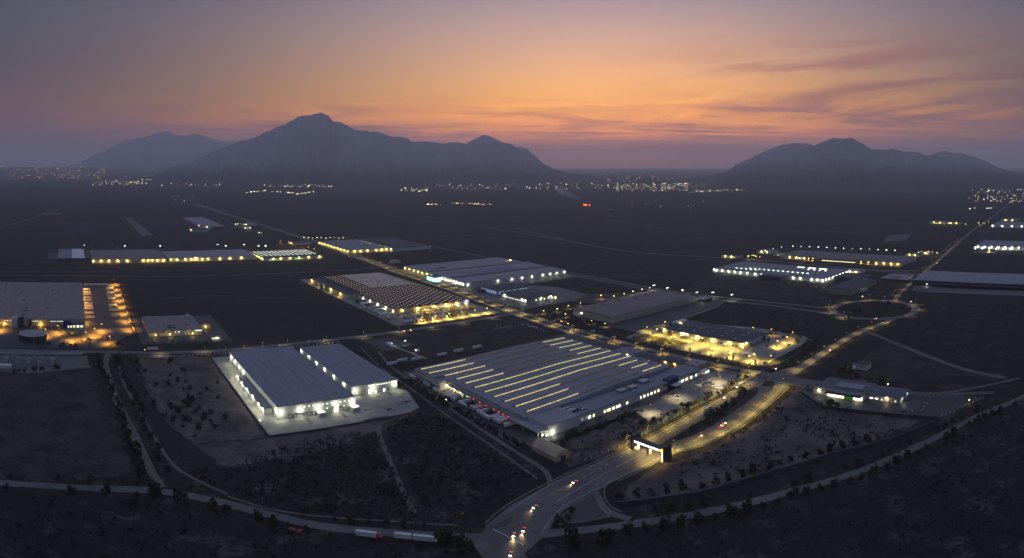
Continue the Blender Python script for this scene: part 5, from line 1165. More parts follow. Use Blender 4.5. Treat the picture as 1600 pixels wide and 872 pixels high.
# dotted-roof factory yard
cols = ['white', 'white', 'silver', 'orange', 'white', 'orange', 'orange', 'white', 'silver', 'orange', 'white', 'white', 'green_sign', 'red', 'red', 'green_sign', 'white', 'yellow']
for i, c in enumerate(cols): u, v = guv(636 + i * 5.6, 506.5 - i * .86); TR[c].put(f'{cn(c)} trailer in the street-side row of the dotted-roof factory, {nth(i)} along', xy(u, v - 2), VP, 'trailers in the street-side row')
for i in range(11):
    c = RNG.choice(['white', 'silver', 'white', 'orange', 'red']); u = 538 + i * 13.2; TR[c].put(f'{cn(c)} trailer docked at the dotted-roof factory, {nth(i)} from its lit corner', xy(u, 1000), VM, 'trailers docked at the dotted-roof factory')
for i in range(6): TR['white' if i % 2 else 'silver'].put(f'trailer parked by the dotted-roof factory side wall, {nth(i)} along', xy(508, 990 + i * 19), VP, 'trailers by the factory side wall')
# lone rigs on the perimeter road
def along(px, py, px2, py2): a, b = at(px, py), at(px2, py2); return math.atan2(b.y - a.y, b.x - a.x)
mk_rig('red', 'white', False).put('semi truck with a red cab parked on the verge of the perimeter road', at(556, 838) + Vector((0, 0, 0)), along(556, 838, 604, 844))
def dbl():
    o = thing('double_truck', '', 'truck'); trailer_parts(o, 'white', 0, 12); trailer_parts(o, 'white', 13.2, 12); cab_parts(o, 'white', 24.0); MB().box(11.8, -.3, .8, 13.4, .3, 1.0).build('drawbar', 'steel_dark', o); return o
Kind(dbl).put('white truck pulling two trailers on the perimeter road', at(616, 842), along(616, 842, 686, 849))
def scrap():
    o = thing('flatbed_truck', '', 'truck'); MB().box(0, -1.3, 1.0, 8, 1.3, 1.3).build('flatbed', 'steel_dark', o); MB().box(.5, -1.1, 1.3, 6, 1.1, 2.4).build('load', 'rust', o); MB().box(8.2, -1.2, .8, 10.4, 1.2, 2.9).build('cab', 'red', o); blk(o, 'windscreen', 'glass', 10.42, 0, 1.8, .1, 2.1, .9); wheels(o, (1.5, 6.4, 9.2), 1.05); return o
Kind(scrap).put('old flatbed truck parked on the dirt patch by the perimeter road', at(451, 830), R(-12))
# buses and cars in the bus yard
for px, py, k, h, lab in ((1104, 601, 'red', 12, 'white coach with a red stripe parked furthest back in the bus yard'), (1104, 607, 'orange', 14, 'white coach with an orange stripe parked in the bus yard'), (1121, 607, 'white', -16, 'plain white coach parked apart in the bus yard'), (1108, 604.4, 'white', 6, 'plain white coach squeezed between two striped ones')): BUS[k].put(lab, at(px, py), R(h))
cp = [(1031, 625, 'charcoal'), (1039, 621, 'white'), (1051, 618, 'red'), (1055, 619, 'white'), (1058, 621, 'charcoal'), (1062, 620, 'silver'), (1056, 625, 'white'), (1059, 626, 'silver'), (1053, 616, 'charcoal'), (1112, 594, 'blue'), (1048, 643, 'red'), (1044, 646, 'charcoal'), (1091, 622, 'charcoal'), (1101, 624, 'white')]
for i, (x, y, c) in enumerate(cp): CARS[c].put(f'{cn(c)} car parked in the bus yard, {nth(i)} counted from the plant', at(x, y), GRID + R(RNG.choice([0, 60, 90])), 'cars in the bus yard')
for i, (x, y, c) in enumerate([(1113.5, 549.3, 'charcoal'), (1137, 549.5, 'charcoal'), (1147, 553, 'red'), (1145, 553.6, 'charcoal'), (1183, 553.6, 'charcoal'), (1167, 555, 'charcoal'), (1231, 540, 'white'), (1233, 538.5, 'silver'), (1195, 541, 'white'), (1199, 541.4, 'charcoal')]): CARS[c].put(f'{cn(c)} car on the yellow-lit forecourt, {nth(i)} from the lawn', at(x, y), GRID + R(90 * (i % 2)), 'cars on the yellow-lit forecourt')
for i, (x, y) in enumerate([(1002, 566), (1005, 565), (1010, 563.5), (1015, 562), (1031, 517), (1027, 519), (1033, 521)]): CARS[['silver', 'charcoal', 'white'][i % 3]].put(f'car parked near the boulevard kerb, {nth(i)} towards the low factory', at(x, y), VP, 'cars near the boulevard kerb')
for i, (x, y) in enumerate([(985, 617), (988, 618.5), (1004, 643), (900, 653), (893, 655), (915, 648)]): CARS[['silver', 'white', 'charcoal'][i % 3]].put(f'car parked in front of the plant offices, {nth(i)} from the entrance block', at(x, y), UP, 'cars by the plant offices')
for i, (x, y) in enumerate([(1411, 622), (1416, 624), (1421, 625), (1448, 632), (1444, 637), (1443, 642), (1412, 643.5), (1425, 643), (1452, 616), (1255, 608), (1262, 603)]): CARS[['white', 'silver', 'charcoal', 'white'][i % 4]].put(f'parked car in the depot yard, {nth(i)} of the scattered ones', at(x, y), RNG.uniform(0, 3), 'cars in the depot yard')
for i, (x, y) in enumerate([(758, 482), (762, 484), (766, 485), (770, 486.5), (750, 479), (745, 478), (755, 488), (772, 490), (768, 490)]): CARS[['white', 'silver', 'charcoal'][i % 3]].put(f'car parked beside the boulevard crossing, {nth(i)} in line', at(x, y), VP, 'cars beside the boulevard crossing')
for i, (x, y) in enumerate([(100, 537), (106, 537), (112, 537.5), (118, 538), (124, 538), (95, 541), (128, 533), (131, 534), (82, 539), (87, 539)]): CARS[['charcoal', 'white', 'red', 'silver'][i % 4]].put(f'car in the orange-lit car park by the tank, {nth(i)} in line', at(x, y), VP, 'cars in the orange car park')
# traffic, standing with its lamps lit
def beam(o, watts=900, x=3.2):
    l = bpy.data.lights.new('headlight_beam', 'SPOT'); l.energy = watts; l.color = (1, .70, .36); l.spot_size = R(70); l.spot_blend = .8; l.shadow_soft_size = .2
    q = bpy.data.objects.new('headlight_beam', l); COL.objects.link(q); q.parent = o; q.location = (x, 0, 1.0); q.rotation_euler = (R(72), 0, R(-90)); return q
for x, y, x2, y2, c, lab in ((898, 755, 884, 763, 'white', 'white car with lit headlamps coming down the entrance road'), (836, 794, 826, 802, 'silver', 'silver car with glowing headlamps nearing the junction'), (818, 830, 814, 840, 'charcoal', 'dark car with headlamps crossing the junction'),
                         (803, 838, 800, 850, 'white', 'white car leading out of the junction with headlamps on'), (798, 868, 797, 872, 'silver', 'silver car at the bottom picture edge with headlamps on')):
    beam(LCARS[c].put(lab, at(x, y), along(x, y, x2, y2), 'cars driving out of the estate'), 5200)
for x, y, x2, y2, c, lab in ((1094, 684, 1108, 676, 'white', 'white car with red tail lamps driving in past the gate'), (1126, 668, 1136, 660, 'red', 'red car with tail lamps driving in along the median'), (1132, 664, 1142, 656, 'silver', 'silver car just ahead of the red one'), (1296, 549, 1306, 540, 'red', 'car with red tail lamps on the way to the roundabout'),
                         (1178, 571, 1170, 569, 'red', 'car with red tail lamps beside the yellow-lit factory'), (1210, 577, 1218, 579, 'red', 'red car in the middle of the crossing'), (630, 519.5, 640, 517.5, 'red', 'car with tail lamps on the cross street'), (640, 517.5, 650, 516, 'charcoal', 'dark car leading on the cross street'), (1133, 622, 1126, 627, 'silver', 'silver car passing the bus yard'),
                         (545, 401, 540, 399.5, 'red', 'car with tail lamps far up the boulevard'), (418, 359, 412, 357, 'red', 'tiny car with tail lamps at the far end of the boulevard'), (1463, 412, 1467, 409, 'red', 'car with red tail lamps on the straight avenue'), (1368, 499, 1378, 497, 'white', 'car with yellow lamps on the roundabout')): LCARS[c].put(lab, at(x, y), along(x, y, x2, y2), 'cars driving in the estate')
LBUS['white'].put('white bus with lit lamps on the entrance road', at(1155, 604), along(1155, 604, 1146, 610)); BUS['white'].put('white coach driving past the median trees', at(1107, 641), along(1107, 641, 1098, 647)); LBUS['red'].put('red and orange bus on the boulevard beside the workshops', at(884, 505.5), along(884, 505.5, 892, 508)); LBUS['red'].put('second red and orange bus close behind the first on the boulevard', at(874, 502), along(874, 502, 884, 505.5))
# ------------------------------------------------------------------ street lamps and masts
def spot(parent, loc, color, watts, ang=150):
    l = bpy.data.lights.new('lamp_light', 'SPOT'); l.energy = watts; l.color = color; l.spot_size = R(ang); l.spot_blend = .7; l.shadow_soft_size = .25
    o = bpy.data.objects.new('lamp_light', l); COL.objects.link(o); o.parent = parent; o.location = loc; return o
_LM = {}
def wpx(u, v, z):
    p = xy(u, v); d = math.hypot(p.x, p.y); return (800 + FOC * math.atan2(p.x, p.y), HOR + FOC * (CAMH - z) / d)
def pole_lamp(label, p, col='yel', h=9.0, watts=2600, arms=1, rz=0.0, group=None, cut=True, pole='steel', head=1.3, ang=150):
    o = thing('street_lamp', label, 'street lamp', (p[0], p[1], 0), rz, group); k = (h, pole)
    if k not in _LM: _LM[k] = MB().cyl(0, 0, 0, h, .16, 6, .09).cyl(0, 0, 0, .5, .3, 6).mesh('pole', pole)
    link('pole', _LM[k], o)
    for s in ((1,) if arms == 1 else (1, -1)):
        blk(o, 'arm', pole, s * 1.0, 0, h - .15, 2.1, .14, .14)
        hd = blk(o, 'lamp_head', 'steel_dark' if cut else pole, s * 2.2, 0, h - .1, head, .6, .22)
        q = link('lens', unit(('lens_' if cut else 'lamp_') + col), hd); q.location = (0, 0, -1.4 if not cut else -.55); q.scale = (.9, .8, 1.3 if not cut else .5)
        if watts: spot(o, (s * 2.2, 0, h - .6), LCOL[col], watts, ang)
    return o
def along_line(pts, step):
    c = smooth(pts, 12); out = []; acc = 0; nxt = step / 2
    for i in range(len(c) - 1):
        a, b = np.array(c[i]), np.array(c[i + 1]); d = np.linalg.norm(b - a)
        while acc + d >= nxt: t = (nxt - acc) / d; out.append((a + (b - a) * t, math.atan2(*(b - a)[::-1]))); nxt += step
        acc += d
    return out
def lamp_row(pts, step, fmt, side=1, **k):
    for i, (p, a) in enumerate(along_line(pts, step)): pole_lamp(fmt.format(nth(i)), xy(*p), rz=GRID + a + side * R(90), **k)
lamp_row([(436, 416), (507, 419), (579, 425), (690, 429)], 30, 'street lamp on the plant side of the entrance road, {} from the gate', -1, col='yel', h=11.0, watts=20000, group='street lamps on the plant side of the entrance road')
lamp_row([(425, 375), (468, 375), (500, 366), (548, 361), (625, 369), (690, 381)], 30, 'street lamp on the field side of the entrance road, {} from the gate', 1, col='yel', h=11.0, watts=20000, group='street lamps on the field side of the entrance road')
lamp_row([(722, 394), (833, 397), (900, 399), (950, 397), (1000, 387), (1040, 376)], 40, 'street lamp on the road to the roundabout, {} from the crossing', 1, col='yel', h=11.0, watts=12500, group='street lamps on the road to the roundabout')
lamp_row([(1112 + 88 * math.cos(a), 440 + 86 * math.sin(a)) for a in np.linspace(-2.2, 3.4, 16)], 52, 'street lamp round the roundabout, {} going round from the near side', 1, col='yel', h=10.0, watts=9000, group='street lamps round the roundabout')
lamp_row([(1215, 446), (1292, 460), (1493, 483), (1893, 531), (2200, 568)], 62, 'street lamp on the straight avenue, {} from the roundabout', -1, col='yel', h=10.0, watts=6200, group='street lamps on the straight avenue')
lamp_row([(p[0], p[1]) for p in BLVD[4:14]][::-1], 46, 'double street lamp in the boulevard median, {} from the crossing', 1, col='yel', watts=11000, arms=2, group='street lamps in the boulevard median')
lamp_row([(90, 899), (250, 901), (458, 905), (690, 908)], 60, 'street lamp on the cross street, {} from the truck yard gate', 1, col='warm', watts=9000, group='street lamps on the cross street')
for i, (x, y) in enumerate([(352, 541.6), (380.6, 539), (410, 534), (436.6, 538), (481.5, 531.5), (505.5, 529), (529, 533)]): pole_lamp(f'white lamp mast behind the twin warehouses, {nth(i)} along the street', at(x, y, 10), 'cool', 10, 1500, 1, GRID - R(90), 'white masts behind the twin warehouses', True, 'white')
for i, (x, y) in enumerate([(1021.7, 445.5), (1043, 449.4), (1066, 453), (1089, 456.5), (1113.8, 456.4), (1143.6, 460)]): pole_lamp(f'double-headed white lamp beyond the dark truck yard, {nth(i)} along the avenue', at(x, y, 11), 'cool', 11, 6000, 2, GRID, 'double white lamps beyond the truck yard', False, 'steel', 1.6)
for i, (x, y) in enumerate([(938, 461), (958, 462), (974, 458.5), (988, 455), (1002, 452), (1013.6, 449)]): pole_lamp(f'lamp behind the pinkish-roofed warehouse, {nth(i)} from the boulevard', at(x, y, 8), 'yel' if i < 3 else 'cool', 8, 6000, 1, GRID - R(90), 'lamps behind the pinkish-roofed warehouse', False)
for i, (x, y) in enumerate([(848, 485.5), (869, 482.5), (887, 477.5), (906, 473.5), (882, 490.5), (923, 501), (944, 505.5)]): pole_lamp(f'yellow lamp in the verge by the pinkish-roofed warehouse, {nth(i)} from the crossing', at(x, y, 6), 'yel', 6, 11000, 1, GRID, 'yellow lamps by the pinkish-roofed warehouse', False)
for i, (x, y, h, w) in enumerate([(1038, 503, 8, 22000), (1012, 511, 8, 20000), (1179.5, 511.6, 9, 5000), (1206.8, 513.7, 10, 12000), (1238, 518, 10, 12000), (1227.6, 526, 9, 40000), (1213, 533, 9, 40000), (1205.4, 556, 9, 44000), (1173, 556, 9, 40000), *[(*wpx(774, 516 + 27 * j, 10), 10, 56000) for j in range(6)], *[(*wpx(750, 464 + 36 * j, 10), 10, 44000) for j in range(6)]]): pole_lamp(f'lamp mast on the yellow-lit forecourt, {nth(i)} going round from the lawn', at(x, y, h), 'yel' if i not in (3, 4) else 'sodium', h, w, 1, GRID + i, 'lamp masts on the yellow-lit forecourt', False, 'steel', 1.2)
for i, (x, y) in enumerate([(1120, 598), (1060, 612), (1020, 634), (1125, 585), (1160, 585)]): pole_lamp(f'lamp mast in the bus yard, {nth(i)} from its far end', at(x, y, 9), 'warm', 10, 17000, 1, GRID + i, 'lamp masts in the bus yard', True)
for i, v in enumerate(lin_(1046, 1436, 8)): pole_lamp(f'orange lamp mast along the truck yard wall, {nth(i)} from the gate', xy(91, v), 'sodium', 12, 90000, 1, UM, 'orange masts in the truck yard', False, 'steel_dark', 1.4)
for i, (u, v) in enumerate([(48, 1040), (36, 1012), (-20, 1030), (-38, 1008), (2, 985), (22, 990), (56, 965), (-110, 1040), (-150, 1030)]): pole_lamp(f'orange lamp by the tank and truck gate, {nth(i)} in no strict line', xy(u, v), 'sodium', 11, 100000, 1, UM, 'orange lamps by the tank', False, 'steel_dark', 1.2)
for i, (x, y) in enumerate([(131, 383), (194, 384), (249.6, 384), (339, 381.5), (352, 384), (403, 384), (414, 384), (380, 382)]): pole_lamp(f'tall floodlight mast behind the far lit row, {nth(i)} from the white-roofed shed', at(x, y, 18), 'cool', 18, 16000, 1, 0, 'floodlight masts behind the far lit row', False, 'steel', 3.4)
for i, (x, y) in enumerate([(1194, 391), (1207.5, 388), (1220, 386)] + [(1237.7 + j * 13.3, 384.4 + j * .56) for j in range(13)]): pole_lamp(f'mast light behind the far pink-roofed warehouse, {nth(i)} along', at(x, y, 14), 'cool', 14, 1600, 1, 0, 'mast lights behind the far pink-roofed warehouse', False, 'steel', 2.4)
for i in range(10): pole_lamp(f'mast light behind the far docks warehouse, {nth(i)} along', at(474 + i * 6.8, 371 + (i % 3) * .5, 12), 'warm', 12, 1500, 1, 0, 'mast lights behind the far docks warehouse', False, 'steel', 2.4)
for i, (x, y) in enumerate([(437, 376), (450, 377), (440, 381), (455, 380), (462, 384), (470, 383), (481, 386), (490, 389)]): pole_lamp(f'orange lamp in the far car park by the boulevard, {nth(i)} counted from the far end', at(x, y, 9), 'sodium', 9, 24000, 1, i, 'orange lamps in the far car park', False, 'steel', 2.0)
for i, (x, y) in enumerate([(367, 350), (371, 350), (376, 350), (381, 351), (384, 356), (387, 356), (390, 356), (404, 363), (408, 364)]): pole_lamp(f'bright white yard light far up the boulevard, {nth(i)} along', at(x, y, 10), 'cool', 10, 9000, 1, i, 'white yard lights far up the boulevard', False, 'steel', 3.6)
for i, (x, y) in enumerate([(1168, 400), (1174, 399), (1178, 399), (1182, 400), (1188, 401)]): pole_lamp(f'bright cluster light at the corner of the far plants, {nth(i)} along', at(x, y, 10), 'yel', 10, 8000, 1, i, 'cluster lights at the far plant corner', False, 'steel', 3.0)
for i, (x, y) in enumerate([(1434, 394), (1440, 393), (1446, 394), (1452, 393), (1457, 394), (1463, 395)]): pole_lamp(f'bright light at the end of the far pink-roofed warehouse, {nth(i)} along', at(x, y, 9), 'yel', 9, 5200, 1, i, 'lights at the end of the far pink-roofed warehouse', False, 'steel', 2.8)
for i, (x, y) in enumerate([(1462, 349), (1468, 348), (1476, 349), (1483, 348.5), (1489, 348), (1494, 347), (1508, 350), (1515, 350), (1530, 348), (1538, 349), (1545, 347)]): pole_lamp(f'yellow light of the far depot at the avenue end, {nth(i)} along', at(x, y, 10), 'yel', 10, 12000, 1, i, 'lights of the far depot', False, 'steel', 3.6)
for i, (x, y) in enumerate([(1346, 463), (1382, 463), (1425, 471)]): pole_lamp(f'tall warm lamp by the roundabout, {nth(i)} along its far side', at(x, y, 9), 'warm', 9, 2600, 1, i, 'tall warm lamps by the roundabout', False, 'steel', 1.8)
pole_lamp('lamp with yellow light in the empty corner of the depot yard', xy(*guv(1512, 634)), 'yel', 6, 900, 1, 0, None, False); pole_lamp('slim lamp post behind the depot workshop', at(1385, 600, 8), 'yel', 8, 500, 1, 0, None, False)
pole_lamp('lone white lamp beside the pump station', at(631, 532, 6), 'merc', 6, 800, 1, 0, None, False)
for i in range(6): pole_lamp(f'yellow lamp over the street-side trailer row, {nth(i)} from its dark end', xy(545 + i * 26, 948), 'yel', 9, 40000, 1, VP, 'yellow lamps over the trailer row', False, 'steel', 1.4)
# bare utility poles
def upole():
    o = thing('utility_pole', '', 'pole'); MB().cyl(0, 0, 0, 13.5, .2, 7, .12).build('pole', 'wood', o); blk(o, 'crossarm', 'wood', 0, 0, 12.4, 2.6, .16, .18); blk(o, 'crossarm', 'wood', 0, 0, 11.4, 1.8, .14, .16)
    for x in (-1.1, 0, 1.1): blk(o, 'insulator', 'steel', x, 0, 12.58, .14, .14, .3)
    return o
UP_ = Kind(upole)
for i, (x, y) in enumerate([(410, 805), (256, 776), (329, 800), (427, 797), (530, 815), (555, 812), (637, 826), (715, 828), (838, 765), (943, 744), (1066, 795), (876, 842), (912, 838), (962, 840), (1240, 742), (1345, 700), (1440, 655), (640, 792), (1310, 730)]): UP_.put(f'bare utility pole near the perimeter road, {nth(i)} of the scattered ones', at(x, y), RNG.uniform(0, 3), 'utility poles near the perimeter road')
for i, (x, y) in enumerate([(1010, 716), (1075, 694), (1100, 692), (1109, 688), (973, 735), (990, 728)]): UP_.put(f'dark slim pole beside the gate kerb, {nth(i)} along', at(x, y), GRID, 'slim poles beside the gate', .75)
o = thing('road_sign', 'yellow diamond warning sign at the path end by the junction', 'sign', at(722, 808)); MB().cyl(0, 0, 0, 3, .08, 6).build('post', 'steel', o); q = blk(o, 'sign_plate', 'yellow', 0, -.1, 2.4, 1.5, .08, 1.5); q.rotation_euler = (0, R(45), 0)
# ------------------------------------------------------------------ trees, shrubs, scrub
def m_leaf(name, a, b_):
    def b(k):
        n = k.noise(.9, 3, .7); col = k.mix(k.remap(n, .35, .65), a, b_)
        col = k.mix(k.math('MULTIPLY', k.rand, .5), col, tuple(v * .55 for v in a)); k.bsdf(col, .85, spec=.15)
    return material(name, b)
MT['leaf'] = m_leaf('dark_mesquite_leaf', (.026, .031, .017), (.048, .052, .027)); MT['leaf2'] = m_leaf('street_tree_leaf', (.035, .055, .018), (.075, .085, .030)); MT['twig'] = m_plain('bark', (.06, .045, .035), .9)
MT['scrub'] = m_leaf('dry_scrub_leaf', (.022, .024, .016), (.044, .041, .029))
def leaf_cloud(rg, n, rx, rz, z0, size, lobes=6):
    # leaf-sized faces gathered in uneven clumps with gaps between them
    cs = np.stack([rg.normal(0, .42, lobes) * rx, rg.normal(0, .42, lobes) * rx, z0 + rz * (.5 + rg.uniform(-.38, .42, lobes))], 1); rr = rg.uniform(.32, .62, lobes)
    w = rg.integers(0, lobes, n); d = rg.normal(0, 1, (n, 3)); d /= np.linalg.norm(d, axis=1, keepdims=True)
    p = cs[w] + d * (rr[w] * rg.uniform(.55, 1.05, n))[:, None] * np.array([rx, rx, rz * .8]); p[:, 2] = np.maximum(p[:, 2], .12)
    a = rg.normal(0, 1, (n, 3)); a /= np.linalg.norm(a, axis=1, keepdims=True); b = np.cross(a, rg.normal(0, 1, (n, 3))); b /= np.linalg.norm(b, axis=1, keepdims=True)
    s = size * rg.uniform(.6, 1.3, n)[:, None]; v = np.stack([p - a * s - b * s * .6, p + a * s - b * s * .6, p + a * s * .7 + b * s * .6, p - a * s * .7 + b * s * .6], 1).reshape(-1, 3)
    return v
def quads(v): return np.arange(len(v)).reshape(-1, 4)
def mk_tree(seed, h, r, leaf, trunk, n=170, shrub=False):
    rg = np.random.default_rng(seed)
    def f():
        o = thing('shrub' if shrub else 'tree', '', 'shrub' if shrub else 'tree'); z0 = .1 if shrub else h * .32
        v = leaf_cloud(rg, n, r, h - z0, z0, r * .17, 7); link('crown', np_mesh('crown', v, quads(v), MT[leaf]), o)
        mb = MB().cyl(0, 0, -.1, h * (.35 if shrub else .55), trunk, 6, trunk * .5)
        for i in range(4):
            a = rg.uniform(0, 6.28); b0 = len(mb.v); x, y = math.cos(a), math.sin(a); z1 = h * rg.uniform(.2, .45); z2 = h * rg.uniform(.55, .8); w = trunk * .45
            mb.v += [(-w * y, w * x, z1), (w * y, -w * x, z1), (0, 0, z1 + w * 2), (r * .55 * x, r * .55 * y, z2)]
            for q in ((0, 1, 3), (1, 2, 3), (2, 0, 3)): mb.face([b0 + t for t in q])
        mb.build('trunk', 'twig', o); return o
    return Kind(f)
SHRUB = [mk_tree(40 + i, 3.0 + .4 * i, 2.3 + .3 * i, 'leaf', .14, 150, True) for i in range(4)]
BIGSH = [mk_tree(50 + i, 4.6 + .5 * i, 3.4, 'leaf', .22, 240, True) for i in range(3)]
TREE = [mk_tree(60 + i, 5.2 + .6 * i, 2.3, 'leaf2', .17, 150) for i in range(3)]
SMALL = [mk_tree(70 + i, 2.8 + .3 * i, 1.35, 'leaf2', .1, 90) for i in range(3)]
BUSHY = [mk_tree(75 + i, 6.4, 3.6, 'leaf2', .24, 260) for i in range(2)]
_CNT = {}
def plant(kinds, p, label, group, s=1.0):
    if '{}' in label: i = _CNT[label] = _CNT.get(label, -1) + 1; label = label.format(nth(i)) if i < 30 else label.split(', {}')[0] + ' farther on'
    return RNG.choice(kinds).put(label, (p[0], p[1], 0), RNG.uniform(0, 6.28), group, s * RNG.uniform(.62, 1.42))
# sandy lot bushes
for (x, y) in [(232, 135), (290, 150), (290, 225), (150, 170), (190, 280), (362, 225), (575, 145), (510, 120), (690, 220), (640, 310), (715, 315), (745, 375), (690, 375), (980, 325), (890, 380), (828, 420), (990, 450), (455, 345), (375, 405), (430, 505), (325, 530), (350, 605), (640, 572), (530, 600), (600, 640), (700, 640), (745, 650), (825, 540), (785, 570), (922, 580), (745, 475), (720, 520), (865, 635), (925, 660), (828, 690), (815, 715), (960, 705), (785, 780), (580, 535), (690, 690), (580, 262), (560, 335), (1045, 628)]:
    plant(BIGSH if y % 3 else SHRUB, at(160 + x / 5.45, 540 + y / 5.45), 'dark round bush scattered on the sandy lot by the concrete yard', 'bushes on the sandy lot', 1.05)
# along the two dirt tracks
for i in range(30):
    t = i / 29; u0 = np.interp(t, [0, .5, 1], [36, 50, 60]); plant(BIGSH, xy(u0 - 3 + RNG.uniform(-3, 3), 900 - t * 345), 'dark bush on the field side of the dirt track, {} from the street', 'bushes beside the dirt track, field side', 1.1)
    if i % 2: plant(BIGSH, xy(u0 + 19 + RNG.uniform(-4, 4), 890 - t * 330), 'dark bush between the dirt track and the sandy lot, {} from the street', 'bushes beside the dirt track, lot side', 1.15)
# perimeter road verges
pr = along_line(PERIM[2:], 13)
for i, (p, a) in enumerate(pr):
    n = np.array((-math.sin(a), math.cos(a)))
    if -75 < p[0] < 250 or 330 < p[0] < 745:
        w_ = 'towards the junction' if p[0] < 250 else ('beyond the junction' if p[0] < 560 else 'past the stone wall')
        if RNG.random() < .8 and not 178 < p[0] < 252: plant(BIGSH, xy(*(p - n * RNG.uniform(8.5, 12))), 'dark bush on the outer road verge ' + w_ + ', {} along', 'bushes on the outer verge', 1.05)
        if RNG.random() < .55: plant(SHRUB, xy(*(p + n * RNG.uniform(8.5, 14))), 'dark bush on the inner road verge ' + w_ + ', {} along', 'bushes on the inner verge', 1.05)
for x, y in ((503 / 2.986, 580 + 560 / 2.986), (720 / 2.986, 580 + 575 / 2.986), (822 / 2.986, 580 + 590 / 2.986), (718, 852), (735, 858), (896, 852), (940, 850), (952, 846), (700, 842), (690, 850)): plant(BIGSH, at(x, y), 'large dark bush at the roadside in front, {} along', 'large roadside bushes in front', 1.55)
# hedge trees along the plant fence
for i in range(30): plant(BIGSH, xy(380 + RNG.uniform(-2, 2) + max(0, (i - 22)) * .6, 478 + i * 7.8), 'dark tree in the hedge along the plant fence, {} from the tent', 'hedge trees along the plant fence', .85)
for i in range(30): plant(SHRUB, xy(398 + i * 4, 466 + math.sin(i) * 2.4 - (i < 4) * 8), 'dark shrub along the plant road below the offices, {} along', 'shrubs along the plant road', 1.0)
# boulevard and forecourt
for i, (p, a) in enumerate(along_line(BLVD[4:13], 13)):
    w_ = 'before the crossing' if p[1] < 610 else 'beside the workshops' if p[1] < 905 else 'beside the slate-roofed factory' if p[1] < 1150 else 'beside the wide grey plant' if p[1] < 1420 else 'far up behind the dotted-roof factory'
    if not 905 < p[1] < 930: plant(SMALL, xy(p[0] + RNG.uniform(-1, 1), p[1]), 'small tree in the boulevard median ' + w_ + ', {} coming nearer', 'small trees in the boulevard median', 1.0)
for i in range(26): plant(TREE if i % 4 == 0 else SMALL, xy(731 + RNG.uniform(-1.2, 1.2), 452 + i * 8.8), 'small clipped tree between boulevard and yellow-lit forecourt, {} along', 'trees in front of the forecourt', 1.1)
for i in range(14): plant(TREE, xy(RNG.uniform(836, 890), RNG.uniform(452, 520)), 'round tree in the car park end of the yellow-lit forecourt', 'trees in the forecourt car park', .9)
for i in range(9): plant(SMALL, xy(742 + i * 5, 446 + .12 * i * i), 'small tree on the rounded forecourt corner, {} along', 'trees on the forecourt corner', 1.1)
for i in range(22): plant(SMALL, xy(688 + RNG.uniform(-2, 2), 486 + i * 10), 'small tree along the workshops side of the boulevard, {} along', 'trees along the workshops', 1.0)
for i in range(20): plant(SMALL, xy(719 + RNG.uniform(-2, 2), 690 + i * 10.5), 'small tree along the warehouse side of the boulevard, {} along', 'trees along the warehouse side', 1.0)
for i in range(16): plant(TREE, xy(746 + RNG.uniform(-6, 8), 752 + i * 8), 'leafy tree in the verge before the pinkish-roofed warehouse, {} along', 'trees before the pinkish-roofed warehouse', 1.0)
for i in range(24): plant(BIGSH, xy(790 + i * 9.2, 857 + RNG.uniform(-2, 2)), 'bush behind the pinkish-roofed warehouse, {} along', 'bushes behind the pinkish-roofed warehouse', .9)
# entrance road
for i in range(24): plant(SMALL, xy(*along_line([(520, 357), (548, 353), (625, 361), (690, 370)], 7)[i % 24][0]), 'small round shrub along the field-side kerb of the entrance road, {} along', 'shrubs along the field-side kerb', .9)
for i in range(30): plant(BUSHY if i % 3 else TREE, xy(455 + i * 7.6, 429 + RNG.uniform(0, 6)), 'leafy tree in the hedge between bus yard and entrance road, {} along', 'hedge trees along the entrance road', .9)
for u, v in ((478, 391), (515, 391), (520, 393), (545, 394), (556, 396), (562, 393), (570, 397), (577, 395), (583, 398), (590, 402), (597, 398), (606, 403), (540, 390), (500, 392), (567, 390), (620, 404), (630, 405)): plant(BUSHY, xy(u, v), 'bushy dark tree in the long median of the entrance road, {} along', 'trees in the entrance road median', .9)
def palm():
    o = thing('palm_tree', '', 'palm'); MB().cyl(0, 0, 0, 6.2, .22, 7, .16).build('trunk', 'twig', o); rg = np.random.default_rng(5)
    for i in range(11):
        a = i * 2.4; el = rg.uniform(-.3, .9); mb = MB(); pr = None
        for j in range(6):
            t = j / 5 * 2.4; x = t * math.cos(el * (1 - .2 * j)); z = 6.2 + t * math.sin(el) - .12 * t * t * 1.6; w = .34 * (1 - abs(j - 2) / 5); c = Vector((x * math.cos(a), x * math.sin(a), z)); s = Vector((-math.sin(a), math.cos(a), -.25)) * w
            mb.v += [tuple(c - s), tuple(c + s)]
            if j: mb.face((2 * j - 2, 2 * j - 1, 2 * j + 1, 2 * j))
        mb.build('frond', 'leaf2', o)
    return o
PALM = Kind(palm)
for i, (x, y) in enumerate([(1230, 571), (1225, 575), (1221, 578), (1232, 566), (1240, 562), (1178, 594), (1186, 595), (1196, 597), (1160, 617), (1172, 611), (1110, 580), (1078, 660)]): PALM.put(f'palm tree near the crossing, {nth(i)} counted from the roundabout road', at(x, y), RNG.uniform(0, 6), 'palm trees near the crossing', 1.1)
for x, y in ((1322, 578), (1328, 580), (1318, 584), (1330, 586), (1312, 586), (1334, 574), (1263, 540), (1258, 545), (1270, 548), (1255, 552), (1275, 536), (1283, 528), (1376, 600), (1340, 596), (1300, 634), (1308, 638), (1296, 640), (1342, 490), (1410, 485), (1335, 492), (1326, 500), (1372, 480), (1388, 478)): plant(BUSHY, at(x, y), ('bushy dark tree by the block house and depot' if y > 570 else 'bushy dark tree beside the road to the roundabout' if x < 1300 else 'bushy dark tree at the roundabout') + ', {} along', 'trees near the depot and roundabout', 1.0)
